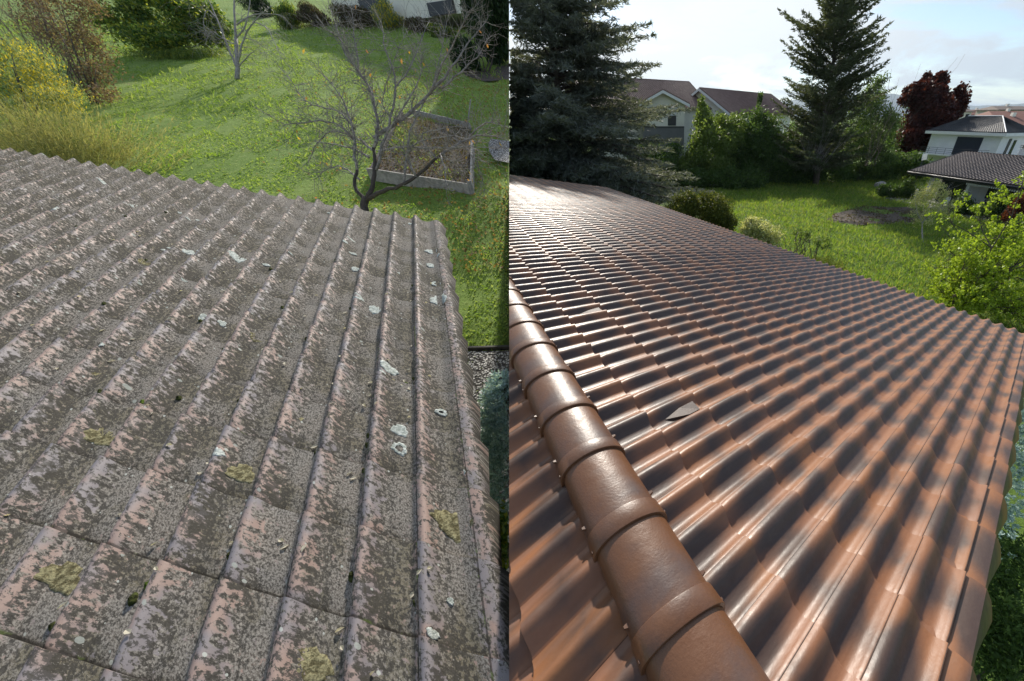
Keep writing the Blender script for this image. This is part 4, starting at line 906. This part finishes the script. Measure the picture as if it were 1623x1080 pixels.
Pp = np.array(Pp); k = rng.integers(0, len(Pp), 1500); cc = Pp[k]+rng.normal(0, .18, (1500, 3)); kk = rng.integers(0, 1500, 30000)
P = cc[kk]+rng.normal(0, .06, (30000, 3)); P = P[(P[:, 2] > .5)]
soup('foliage', leaf_soup(P, .12, .075, np.array([0, 0, -1.]), 1.1, .15), MT['lf_bright'], t, 1)
# young tree in the meadow
pxtree('young_garden_tree', 'small young tree with sparse fresh leaves standing in the middle of the meadow', (0, 0),
 [([(1463, 385), (1461, 368), (1462, 352)], .06, .04, T), ([(1462, 355), (1452, 335), (1450, 310)], .03, .01, 'B'), ([(1461, 358), (1470, 335), (1480, 305), (1485, 288)], .035, .01, 'B'), ([(1462, 352), (1485, 335), (1510, 320)], .03, .01, 'B'), ([(1465, 345), (1462, 315), (1470, 295)], .025, .01, 'B'), ([(1475, 330), (1495, 310), (1505, 295)], .02, .01, 'B')],
 ('greybark', 'greybark'), .5, 2, 3, side=1, tl=.9, base=gnd(1463, 384), d=depth(gnd(1463, 384)))
t = bpy.data.objects['young_garden_tree']; dT = depth(gnd(1463, 384))
V = [leaf_soup(blob_pts(*pxblob(u, v, dT, ru, rv), n_, 14, .3), .13, .06, fold=.1) for (u, v, ru, rv, n_) in ((1480, 310, 36, 24, 1200), (1462, 330, 30, 26, 700), (1500, 325, 28, 22, 700), (1485, 292, 24, 10, 320), (1470, 350, 26, 16, 260))]
soup('foliage', np.concatenate(V), MT['lf_pale'], t, 1)
# conifer and dark shrub below the right verge
p = np.array([7.5, 5.3, 4.0]); p = at(1625, 588, 6.2)
spruce('blue_spruce', 'blue-green spruce standing below the right edge of the new roof', p, 4.6, 1.5, 1300, MT['lf_blue'], 1, .09, 4)
p = at(1640, 950, 3.4)
bush('dark_leafy_shrub', 'dark glossy leafy shrub in shade below the lower right roof edge', 'shrub', [p[0], p[1], 0], [((p[0], p[1], p[2]-.1), (.75, .9, .7)), ((p[0], p[1]+.9, p[2]-1.2), (.8, .8, 1.)), ((p[0]-.1, p[1]-.5, p[2]-.6), (.6, .8, .9))], 14000, .065, .022, MT['lf_hedge'], 1, 50, .24)
# bare soil bed, stone
cx = gnd(1392, 342); V = []; n = 40
for i in range(n):
    a = 2*math.pi*i/n; w_ = 1+.09*math.sin(3*a)+.06*math.sin(7*a+1); x = 5.5*math.cos(a)*w_; y = 3.0*math.sin(a)*w_
    det = .85*.85+.5*.5; px_, py_ = (.85*x-.5*y)/det, (.5*x+.85*y)/det; V.append((cx[0]+px_, cx[1]+py_, float(zr(cx[0]+px_, cx[1]+py_))+.05))
tag(mobj('bare_soil', V, [tuple(range(n))], MT['soil']), kind='structure')
P = []
while len(P) < 900:
    q = cx+np.array([rng.uniform(-7, 7), rng.uniform(-6, 6), 0]); s_ = float(soil(q[0], q[1]))
    if s_ < 1: P.append([q[0], q[1], float(zr(q[0], q[1]))+.1])
tag(soup('soil_weeds', leaf_soup(np.array(P), .22, .10, fold=.2), MT['lf_dry'], None, 1), 'clods and dead weeds on the bare oval bed', None, None, 'stuff')
def rock(name, label, p, r, mat='stone'):
    bm = bmesh.new(); bmesh.ops.create_icosphere(bm, subdivisions=2, radius=1)
    for v in bm.verts: v.co = Vector((v.co.x*r[0], v.co.y*r[1], v.co.z*r[2]))*(1+.18*math.sin(v.co.x*5+v.co.y*3)+random.uniform(-.06, .06))
    me = bpy.data.meshes.new(name); bm.to_mesh(me); bm.free(); me.materials.append(MT[mat]); o = bpy.data.objects.new(name, me); COL.objects.link(o); o.location = p; return tag(o, label, 'stone')
p = gnd(1394, 297); rock('garden_stone', 'pale grey boulder at the shaded edge of the meadow', (p[0], p[1], .25), (.75, .5, .5))
# ------------------------------------------------------------------ low tiled house (bungalow)
def roofmat(name, c1, c2, su, sv):
    m, nt = newmat(name); uv = N(nt, 'ShaderNodeUVMap').outputs[0]; s = N(nt, 'ShaderNodeSeparateXYZ', {0: uv})
    wv = M(nt, 'SINE', M(nt, 'MULTIPLY', s.outputs[0], 6.283*su)); st = M(nt, 'FRACT', M(nt, 'MULTIPLY', s.outputs[1], sv))
    n = NOISE(nt, uv, 1.2, 5, .65); n2 = NOISE(nt, uv, 9., 3, .6)
    c = MIX(nt, RAMP(nt, M(nt, 'ADD', M(nt, 'MULTIPLY', n, .6), M(nt, 'MULTIPLY', n2, .4)), .35, .65), c1, c2)
    finish(nt, c, .55, bump=M(nt, 'ADD', wv, M(nt, 'MULTIPLY', st, -1.)), bstr=.9, bdist=.05, spec=.4); return m
MT['roof_dark'] = roofmat('dark_brown_roof_tile', (.055, .042, .038), (.11, .085, .075), 1/.30, 1/.36)
MT['roof_black'] = roofmat('black_roof_tile', (.030, .032, .036), (.055, .058, .064), 1/.30, 1/.36)
MT['roof_mauve'] = roofmat('mauve_brown_roof_tile', (.14, .085, .070), (.21, .135, .115), 1/.34, 1/.40)
def slope(name, P4, mat, parent, corr=0., thick=.12, su=.30, st=.36):
    """roof slope: P4 = eave0, eave1, ridge1, ridge0; real corrugation when corr>0"""
    P4 = [np.array(p, float) for p in P4]; e = unit(P4[1]-P4[0]); up = unit(P4[3]-P4[0]); nn = unit(np.cross(e, up)); nn = nn if nn[2] > 0 else -nn
    Lw = max(np.linalg.norm(P4[1]-P4[0]), np.linalg.norm(P4[2]-P4[3])); Lh = np.linalg.norm(P4[3]-P4[0])
    if corr <= 0: nu, nv = 1, 1
    else: nu, nv = int(Lw/su)*4, int(Lh/st)*2
    V = []; U = []
    for j in range(nv+1):
        for i in range(nu+1):
            a, b_ = i/nu, j/nv; p = (P4[0]*(1-a)+P4[1]*a)*(1-b_)+(P4[3]*(1-a)+P4[2]*a)*b_
            h = (corr*(.5+.5*math.cos(2*math.pi*i/4)) + (.03 if j % 2 == 0 else 0)) if corr > 0 else 0
            V.append(p+nn*h); U.append((a*Lw, b_*Lh))
    Fc = [(j*(nu+1)+i, j*(nu+1)+i+1, (j+1)*(nu+1)+i+1, (j+1)*(nu+1)+i) for j in range(nv) for i in range(nu)]
    b0 = len(V); V += [p-nn*thick for p in P4]; U += [(0, 0)]*4; Fc.append((b0, b0+3, b0+2, b0+1))
    c = [0, nu, (nv+1)*(nu+1)-1, nv*(nu+1)]
    V += [V[x] for x in c]; U += [(0, 0)]*4; c = [b0+4, b0+5, b0+6, b0+7]
    for i in range(4): Fc.append((c[i], c[(i+1) % 4], b0+(i+1) % 4, b0+i))
    return mobj(name, V, Fc, MT[mat], parent, False, np.array(U))
E1, E2 = gnd(1441, 271, 3.0), gnd(1600, 293, 3.0); ed = unit(E2-E1); ed[2] = 0; pd = np.array([-ed[1], ed[0], 0.]); pd = pd if pd[0] > 0 else -pd
E3 = E1+ed*15.5
t = thing('low_tiled_house', 'long low house with a dark corrugated tile roof and a shaded terrace', 'house', E1*np.array([1, 1, 0]))
RWd = 7.4; RHt = 1.65
slope('roof', [E1, E3, E3+pd*RWd+[0, 0, RHt], E1+pd*RWd+[0, 0, RHt]], 'roof_dark', t, .06)
slope('roof', [E3+pd*2*RWd, E1+pd*2*RWd, E1+pd*RWd+[0, 0, RHt+.01], E3+pd*RWd+[0, 0, RHt+.01]], 'roof_dark', t, 0.)
mb = MB(); mb.box((E1+E3)/2-[0, 0, .19]-pd*.05, (np.linalg.norm(E3-E1), .08, .26), [ed, pd, [0, 0, 1]]); mb.build('fascia_board', MT['dark'], t)
mb = MB(); mb.tube([E1-pd*.14-[0, 0, .10], E3-pd*.14-[0, 0, .10]], .08, 8); mb.build('gutter', MT['dark'], t, True)
def bb(p, s_, along, out, z0, z1, name, mat, w_, par=t):
    mb = MB(); c = p+ed*along+pd*out+[0, 0, 0]; c = np.array([c[0], c[1], (z0+z1)/2]); mb.box(c, (w_, s_, z1-z0), [ed, pd, [0, 0, 1]]); return mb.build(name, MT[mat], par)
bb(E1, .25, 8.6, 2.6, 0, 2.95, 'wall', 'cream', 13.); bb(E1, 8.8, 1.9, 7.1, 0, 3.2, 'wall', 'cream', .25)
bb(E1, .3, 1.9, 1.4, 0, 2.85, 'porch_pillar', 'white', .3); bb(E1, 1.8, 6.1, 1.7, 0, 2.85, 'porch_pillar', 'white', .25); bb(E1, .3, 14.3, 1.0, 0, 2.85, 'porch_pillar', 'white', .35)
f_ = bb(E1, .10, 8.3, 2.44, 1.25, 2.35, 'window', 'dark', 2.6); o = bb(E1, .05, 8.3, 2.38, 1.35, 2.25, 'pane', 'glass', 2.4); o.parent = f_
for a_ in (3.6, 12.2): f_ = bb(E1, .10, a_, 2.44, .05, 2.4, 'glass_door', 'dark', 2.6); o = bb(E1, .05, a_-.62, 2.38, .12, 2.3, 'pane', 'glass', 1.15); o.parent = f_; o = bb(E1, .05, a_+.62, 2.38, .12, 2.3, 'pane', 'glass', 1.15); o.parent = f_
# scalloped awning edge
mb = MB()
for i in range(46):
    a_ = 6.3+i*.185; c = E1+ed*a_+pd*.12; mb.box([c[0], c[1], 2.58], (.12, .02, .16), [ed, pd, [0, 0, 1]])
mb.build('awning_valance', MT['white'], t)
# chimneys
def chimney(p, par, h=.9, mat='wall', w_=.55):
    mb = MB(); mb.box(p+[0, 0, h/2-.3], (w_, w_, h+.6), [ed, pd, [0, 0, 1]]); o = mb.build('chimney', MT[mat], par)
    mb = MB(); mb.box(p+[0, 0, h+.12], (w_*1.25, w_*1.25, .07), [ed, pd, [0, 0, 1]]); mb.box(p+[0, 0, h+.28], (w_*1.25, w_*1.25, .07), [ed, pd, [0, 0, 1]]); mb.box(p+[0, 0, h+.2], (w_*.6, w_*.6, .3), [ed, pd, [0, 0, 1]]); c = mb.build('chimney_cap', MT['stone'], par); c.parent = o; return o
chimney(E1+ed*5.4+pd*7.9+[0, 0, RHt-.1], t, .75, 'white')
q = E1+ed*12.+pd*5.0+[0, 0, 1.15]; chimney(q, t, .9, 'stone', .6)
mb = MB(); q = E1+ed*12.1+pd*6.9+[0, 0, RHt]; mb.tube([q, q+[0, 0, 1.9]], .02, 4)
for i, w_ in enumerate((.5, .4, .3)): mb.tube([q+[0, 0, 1.85-.16*i]-ed*w_, q+[0, 0, 1.85-.16*i]+ed*w_], .012, 4)
mb.build('aerial', MT['metal'], t)
E4 = E1+ed*14.3; slope('porch_roof', [E4-pd*.6-[0, 0, .12]+[0, 0, .2], E4+ed*5-pd*.6+[0, 0, .08], E4+ed*5+pd*4+[0, 0, 1.25], E4+pd*4+[0, 0, 1.25]], 'roof_dark', t, .06)
mb = MB(); q = [E1-ed*1+pd*-1.0, E1+ed*16-pd*1.0, E1+ed*16+pd*2.6, E1-ed*1+pd*2.6]; mb.prism([np.array([x[0], x[1], -.05]) for x in q], (0, 0, .17)); mb.build('terrace', MT['terrace'], t)
# garden furniture
def tubechair(name, label, p, rot, mat, cat='chair', w_=.55):
    t = thing(name, label, cat, p); p = np.array(p, float); x = np.array([math.cos(rot), math.sin(rot), 0]); y = np.array([-x[1], x[0], 0]); z = np.array([0, 0, 1.])
    mb = MB(); mb.box(p+z*.43, (w_, .5, .05), [x, y, z]); mb.build('seat', MT[mat], t)
    mb = MB(); mb.box(p+z*.72+y*.27, (w_, .05, .55), [x, y, z]); mb.build('backrest', MT[mat], t)
    for a in (-1, 1):
        for b_ in (-1, 1): mb = MB(); mb.tube([p+x*a*w_*.45+y*b_*.22, p+x*a*w_*.45+y*b_*.2+z*.43], .02, 5); mb.build('leg', MT[mat], t)
        mb = MB(); mb.box(p+x*a*w_*.5+z*.64, (.05, .5, .04), [x, y, z]); mb.build('armrest', MT[mat], t)
    return t
rotA = math.atan2(ed[1], ed[0])
tubechair('garden_chair', 'white garden chair on the terrace behind the young tree', np.array([*(E1+ed*5.0+pd*.2)[:2], .12]), rotA+.5, 'white')
tubechair('garden_chair', 'white garden chair at the left end of the terrace by the corner pillar', np.array([*(E1+ed*.2+pd*1.6)[:2], .12]), rotA-.6, 'white')
p = np.array([*(E1+ed*9.3+pd*.7)[:2], .12]); t = thing('garden_swing', 'dark green covered garden swing seat against the pale terrace wall', 'swing', p)
z = np.array([0, 0, 1.]); mb = MB(); mb.box(p+z*.5, (2.2, .8, .35), [ed, pd, z]); mb.build('seat', MT['darkgreen'] if 'darkgreen' in MT else MT.setdefault('darkgreen', plain('dark_green_cover', (.012, .022, .022), .6, 3., .2)), t)
mb = MB(); mb.box(p+z*.95+pd*.3, (2.3, .25, .75), [ed, pd, z]); mb.build('backrest', MT['darkgreen'], t)
for a in (-1.2, 1.2): mb = MB(); mb.tube([p+ed*a-pd*.6, p+ed*a*.95+z*1.35, p+ed*a+pd*.6], .03, 6); mb.build('side_frame', MT['dark'], t)
# white lamp panel by the maple
p = gnd(1446, 300); t = thing('garden_lamp', 'garden lamp post with a white panel head left of the low tiled house', 'lamp', p); d_ = depth(p)
mb = MB(); q = np.array([p[0], p[1], 0]); hd_ = 3.35; mb.tube([q, q+[0, 0, hd_]], .045, 6); mb.build('post', MT['dark'], t, True)
mb = MB(); mb.box(q+[.1, 0, hd_+.38], (.62, .12, .72), [[.98, 0, .18], [0, 1, 0], [-.18, 0, .98]]); o = mb.build('panel', MT['lamp'], t); md = o.modifiers.new('b', 'BEVEL'); md.width = .05; md.segments = 3
# ------------------------------------------------------------------ white villa
u_ = unit(np.array([-.36, .93, 0])); v_ = np.array([u_[1], -u_[0], 0.]); zz_ = np.array([0, 0, 1.])
K0 = gnd(1596, 211.6, 6.1)
t = thing('white_villa', 'two-storey white villa with a black hipped roof and navy shutter behind the low house', 'house', K0*[1, 1, 0])
Cn = [K0, K0+u_*11.5, K0+u_*11.5+v_*7., K0+v_*7.]
mb = MB(); mb.prism([c-[0, 0, .38] for c in Cn], (0, 0, .38)); mb.build('eave_slab', MT['white'], t)
ins = [K0+u_*.7+v_*.7, K0+u_*10.8+v_*.7, K0+u_*10.8+v_*6.3, K0+u_*.7+v_*6.3]
rr0 = [c+[0, 0, .05]+(sum(Cn)/4-c)*.04 for c in Cn]; ap0 = (Cn[0]+Cn[3])/2+u_*3.4+[0, 0, 1.9]; ap1 = (Cn[1]+Cn[2])/2-u_*3.4+[0, 0, 1.9]
slope('roof', [rr0[1], rr0[0], ap0, ap1], 'roof_black', t, .05); 
slope('roof', [rr0[0], rr0[3], ap0+v_*.01, ap0], 'roof_black', t, .05); slope('roof', [rr0[3], rr0[2], ap1, ap0+[0, 0, .002]], 'roof_black', t, 0)
mb = MB(); mb.tube([rr0[0]+[0, 0, .08], ap0+[0, 0, .08]], .07, 6); mb.tube([ap0+[0, 0, .08], ap1+[0, 0, .08]], .07, 6); mb.build('hip_tiles', MT['white'], t)
mb = MB(); mb.prism([np.array([c[0], c[1], -.1]) for c in ins], (0, 0, 5.85)); mb.build('wall', MT['white'], t)
def vb(a0, a1, z0, z1, nm, mat, th=.06, face=0, par=t):
    mb = MB()
    if face == 0: c = K0+u_*(a0+a1)/2+v_*(.7-th/2); mb.box([c[0], c[1], (z0+z1)/2], (a1-a0, th, z1-z0), [u_, v_, zz_])
    else: c = K0+v_*(a0+a1)/2+u_*(.7-th/2); mb.box([c[0], c[1], (z0+z1)/2], (a1-a0, th, z1-z0), [v_, u_, zz_])
    return mb.build(nm, MT[mat], par)
vb(3.0, 6.6, 3.0, 5.45, 'roller_shutter', 'navy'); vb(2.4, 3., 3.3, 5.4, 'window_gap', 'dark', .04, 1)
vb(3.6, 4.2, 3.4, 5.2, 'window', 'glass', .05, 1)
mb = MB(); mb.prism([K0+u_*1.6+v_*.7-[0, 0, 3.2], K0+u_*10.6+v_*.7-[0, 0, 3.2], K0+u_*10.6-v_*.9-[0, 0, 3.2], K0+u_*1.6-v_*.9-[0, 0, 3.2]], (0, 0, .18)); mb.build('balcony', MT['white'], t)
mb = MB()
for zq in (3.2, 3.45, 3.7, 3.95): q0 = K0+u_*1.6-v_*.85; q1 = K0+u_*10.6-v_*.85; q2 = K0+u_*1.6+v_*.7; mb.tube([[q0[0], q0[1], zq], [q1[0], q1[1], zq]], .022, 4); mb.tube([[q0[0], q0[1], zq], [q2[0], q2[1], zq]], .022, 4)
for i in range(8): q0 = K0+u_*(1.6+i*9/7)-v_*.85; mb.tube([[q0[0], q0[1], 2.95], [q0[0], q0[1], 3.97]], .025, 4)
mb.build('railing', MT['dark'], t)
# garage annexe and hedge to the right of it
q = K0+v_*2.+u_*-3.; mb = MB(); t2 = thing('flat_annexe', 'low flat-roofed white annexe right of the villa', 'building', q*[1, 1, 0]); mb.box([q[0]+3.2, q[1]+1, 1.3], (9, 4.5, 2.9), [v_, u_, zz_]); mb.build('wall', MT['white'], t2); mb = MB(); mb.box([q[0]+3.2, q[1]+1, 2.85], (9.6, 5.1, .22), [v_, u_, zz_]); mb.build('roof', MT['stone'], t2)
b = at(1606, 222, 72); bush('clipped_hedge', 'sunlit light green clipped hedge right of the white villa', 'hedge', [b[0], b[1], 0], [((b[0]+i*1.6, b[1]+i*.3, b[2]-.6), (1.3, 1., 1.5)) for i in range(-1, 6)], 6000, .3, .16, MT['lf_spring'], 1, 14, .4, stems=4)
# ------------------------------------------------------------------ the two gabled houses on the left skyline
def lerp(a, b_, f): return a+(b_-a)*f
def gable_house(label, rl, rr, el, er, d0, d1, name='gabled_house', back=True):
    """front roof slope from ridge pixels rl, rr and eave pixels el, er"""
    A, B = at(*rl, d0), at(*rr, d1); B[2] = A[2]*.5+B[2]*.5; A[2] = B[2]
    t = thing(name, label, 'house', [*(A+B)[:2]/2, 0]); return t, A, B
# house A: ridge runs away to the right
dA = 62.
t, A, B = gable_house('brown roofed white house with a gabled dormer and half open shutters', (960, 119), (1092, 133), None, None, 56, 64)
rd = unit(B-A); fr = np.array([rd[1], -rd[0], 0.]); fr = fr if fr[1] < 0 else -fr
ev0, ev1 = A+fr*7.2-[0, 0, 4.2], B+fr*7.2-[0, 0, 4.2]
ev0 -= rd*6; A2 = A-rd*6
slope('roof', [ev0, ev1, B, A2], 'roof_mauve', t, .07, .15, .34, .42)
slope('roof', [B-fr*7.2-[0, 0, 4.2], A2-fr*7.2-[0, 0, 4.2], A2+[0, 0, .01], B+[0, 0, .01]], 'roof_mauve', t, 0.)
wA = [A2+fr*6.2, B+fr*6.2-rd*.5, B-fr*6.2-rd*.5, A2-fr*6.2]
mb = MB(); zt = ev0[2]+.45; mb.prism([np.array([c[0], c[1], -.1]) for c in wA], (0, 0, zt+.1)); q0 = B-rd*.55; mb.add([[wA[1][0], wA[1][1], zt-.1], [wA[2][0], wA[2][1], zt-.1], q0-[0, 0, .3]], [(0, 1, 2)]); mb.build('wall', MT['cream'], t)
# cross gable (dormer) facing the camera
ap = at(1051, 143, 51.5); le = at(1015, 163, 51.5); re_ = at(1091, 167, 51.5)
le[2] = re_[2] = (le[2]+re_[2])/2; hwid = max(np.linalg.norm((le-ap)[:2]), np.linalg.norm((re_-ap)[:2])); sx_ = unit((re_-le)*[1, 1, 0]); inn = np.array([-sx_[1], sx_[0], 0]); inn = inn if inn[1] > 0 else -inn
le = ap-sx_*hwid*.96; le[2] = re_[2]; r2 = ap+sx_*hwid*1.02; r2[2] = re_[2]
mb = MB(); 
slope('dormer_roof', [le+inn*7, le-inn*.9, ap-inn*.9, ap+inn*7], 'roof_mauve', t, .06); slope('dormer_roof', [r2-inn*.9, r2+inn*7, ap+inn*7+[0, 0, .01], ap-inn*.9+[0, 0, .01]], 'roof_mauve', t, .06)
for a_, b_ in ((le, ap), (r2, ap)):
    mb.prism([a_-inn*.98-[0, 0, .05], b_-inn*.98-[0, 0, .05], b_-inn*.98-[0, 0, .42], a_-inn*.98-[0, 0, .42]], inn*.06)
mb.build('barge_boards', MT['white'], t)
wl_, wr_ = lerp(ap, le, .82), lerp(ap, r2, .82); zb = at(1051, 202, 51.5)[2]
mb = MB(); mb.prism([[wl_[0], wl_[1], zb], [wr_[0], wr_[1], zb], wr_-[0, 0, .12], ap-[0, 0, .12], wl_-[0, 0, .12]], inn*6); mb.build('gable_wall', MT['cream'], t)
mb = MB(); mb.prism([[wl_[0], wl_[1], -.1], [wr_[0], wr_[1], -.1], [wr_[0], wr_[1], zb-.003], [wl_[0], wl_[1], zb-.003]], inn*6); mb.build('lower_wall', MT['grey'], t)
mb = MB(); mb.prism([[wl_[0], wl_[1], zb-.08], [wr_[0], wr_[1], zb-.08], [wr_[0], wr_[1], zb+.06], [wl_[0], wl_[1], zb+.06]], -inn*.08); mb.build('band', MT['dark'], t)
def gwin(f0, f1, v0, v1):
    z1, zm, z0 = at(1060, v0, 51.5)[2], at(1060, (v0+v1)/2, 51.5)[2], at(1060, v1, 51.5)[2]; a_ = lerp(wl_, wr_, f0); b_ = lerp(wl_, wr_, f1)
    mb = MB(); mb.prism([[a_[0], a_[1], z0], [b_[0], b_[1], z0], [b_[0], b_[1], z1], [a_[0], a_[1], z1]], -inn*.05); w = mb.build('window', MT['dark'], t)
    mb = MB(); mb.prism([[a_[0], a_[1], zm], [b_[0], b_[1], zm], [b_[0], b_[1], z1-.05], [a_[0], a_[1], z1-.05]], -inn*.10); o = mb.build('roller_shutter', MT['shutter'], t); o.parent = w
gwin(.60, .80, 167, 200); gwin(.10, .32, 170, 188)
mb = MB(); q = A+rd*2.3-[0, 0, .4]
for k_, hh_ in ((0, 1.6), (1.2, 1.1)): mb.tube([q+rd*k_, q+rd*k_+[0, 0, hh_], q+rd*k_+[0, 0, hh_+.25]], [.28, .24, .08], 8)
mb.build('chimney', MT['white'], t, True)
# house B
t, A, B = gable_house('second brown roofed house further right with a white gable end', (1108, 139), (1225, 150), None, None, 60, 78)
rd = unit(B-A); fr = np.array([rd[1], -rd[0], 0.]); fr = fr if fr[1] < 0 else -fr; B = B-rd*1
slope('roof', [A+fr*6.6-[0, 0, 3.7]+rd*.0, B+fr*6.6-[0, 0, 3.7], B, A], 'roof_mauve', t, .07, .15, .34, .42); slope('roof', [B-fr*6.6-[0, 0, 3.7], A-fr*6.6-[0, 0, 3.7], A+[0, 0, .01], B+[0, 0, .01]], 'roof_mauve', t, 0)
mb = MB()
for s_ in (1, -1): a_ = A+fr*6.6*s_-[0, 0, 3.7]; mb.prism([a_-rd*.1-[0, 0, .05], A-rd*.1-[0, 0, .05], A-rd*.1-[0, 0, .45], a_-rd*.1-[0, 0, .45]], rd*.06)
mb.build('barge_boards', MT['white'], t)
w_ = [A+rd*.8+fr*5.6, A+rd*.8-fr*5.6, B-fr*5.6-rd*.5, B+fr*5.6-rd*.5]; zt = A[2]-3.3; mb = MB(); mb.prism([np.array([c[0], c[1], -.1]) for c in w_], (0, 0, zt+.1))
q = A+rd*.8-[0, 0, .25]; mb.prism([[w_[0][0], w_[0][1], zt-.05], [w_[1][0], w_[1][1], zt-.05], q], rd*.3); mb.build('wall', MT['cream'], t)
# ------------------------------------------------------------------ far apartment blocks and mountains
def block(label, u0, u1, vt, ve, d, roofm, wallm, vb_=196, extra=True):
    a = at(u0, ve, d); b_ = at(u1, ve, d); b_[2] = a[2]; x = unit(b_-a); y = np.array([-x[1], x[0], 0]); y = y if y[1] > 0 else -y
    t = thing('apartment_block', label, 'building', [a[0], a[1], 0]); Lw = np.linalg.norm(b_-a)
    mb = MB(); mb.prism([[a[0], a[1], 0], [b_[0], b_[1], 0], [*(b_+y*12)[:2], 0], [*(a+y*12)[:2], 0]], (0, 0, a[2])); mb.build('wall', MT[wallm], t)
    h = at((u0+u1)/2, vt, d)[2]-a[2]; o_ = .8
    P = [a-x*o_-y*o_, b_+x*o_-y*o_, b_+x*o_+y*12, a-x*o_+y*12]; r0_, r1_ = (P[0]+P[3])/2+x*Lw*.12+[0, 0, h], (P[1]+P[2])/2-x*Lw*.12+[0, 0, h]
    mb = MB(); V = P+[r0_, r1_]+[p-[0, 0, .3] for p in P]; mb.add(V, [(0, 1, 5, 4), (1, 2, 5), (2, 3, 4, 5), (3, 0, 4), (6, 7, 1, 0), (7, 8, 2, 1), (8, 9, 3, 2), (9, 6, 0, 3)]); mb.build('roof', MT[roofm], t)
    n_ = max(2, int(Lw/4))
    for i in range(n_):
        for k_ in range(2):
            c = a+x*Lw*(i+.5)/n_; z_ = a[2]-1.6-k_*2.8; mb = MB(); mb.box([c[0]-y[0]*.05, c[1]-y[1]*.05, z_], (1.5, .12, 1.3), [x, y, [0, 0, 1]]); mb.build('window', MT['glass'], t)
    mb = MB(); c = (r0_+r1_)/2; mb.box(c, (.9, .9, 1.6), [x, y, [0, 0, 1]]); mb.build('chimney', MT['cream'], t); return t
block('far apartment block with a grey roof nearest the purple maple', 1519, 1541, 170, 177, 150, 'far_roof', 'cream')
block('far low block with a plain red-brown roof between the two taller ones', 1540, 1578, 174, 182, 165, 'dist_roof', 'wall')
block('far apartment block with chimneys above the right side of the villa', 1584, 1640, 168, 174, 140, 'far_roof', 'wall')
block('far block with a broad red roof below the tall grey roofed one', 1578, 1650, 176, 187, 120, 'dist_roof', 'cream')
block('long red-brown roofed building right behind the villa', 1592, 1660, 184, 199, 95, 'dist_roof', 'wall')
V = []; Q = []; nx, ny = 90, 14
for j in range(ny):
    for i in range(nx):
        u = -200+i*24; f = j/(ny-1); base = 6500+f*3500; x = (u-PX)/F*base*1.05
        pk = 170+130*math.sin(i*.21+1.)+70*math.sin(i*.53)+40*math.sin(i*1.3+j)+(140*math.exp(-((u-1562)/70)**2)); V.append((x, base, max(0, pk*math.sin(math.pi*f)**.8*1.0+random.uniform(-8, 8))))
Q = [(j*nx+i, j*nx+i+1, (j+1)*nx+i+1, (j+1)*nx+i) for j in range(ny-1) for i in range(nx-1)]
tag(mobj('mountains', V, np.array(Q), MT['mountain'], None, True), kind='structure')
V = []; n = 700; x = rng.uniform(-80, 500, n); y = rng.uniform(85, 330, n)
P = np.concatenate([np.array([[a, b_, 0]])+rng.normal(0, 1, (60, 3))*[3, 3, 1.6]+[0, 0, 2.] for a, b_ in zip(x, y)]); tag(soup('distant_trees', leaf_soup(P, 1.5, .9), MT['lf_hedge'], None, 1), 'distant belt of trees and hedges behind the houses', None, None, 'stuff')

# ------------------------------------------------------------------ air between here and the mountains
m = bpy.data.materials.new('pale_air'); m.use_nodes = True; m.node_tree.nodes.clear(); nt = m.node_tree
pv = N(nt, 'ShaderNodeVolumePrincipled', {'Color': (.62, .78, .95, 1), 'Density': 5.5e-5, 'Anisotropy': .1}); N(nt, 'ShaderNodeOutputMaterial', {'Volume': pv.outputs[0]})
mb = MB(); mb.box((0, 6900, 249), (24400, 14400, 502)); hz_ = tag(mb.build('haze', m), kind='stuff')
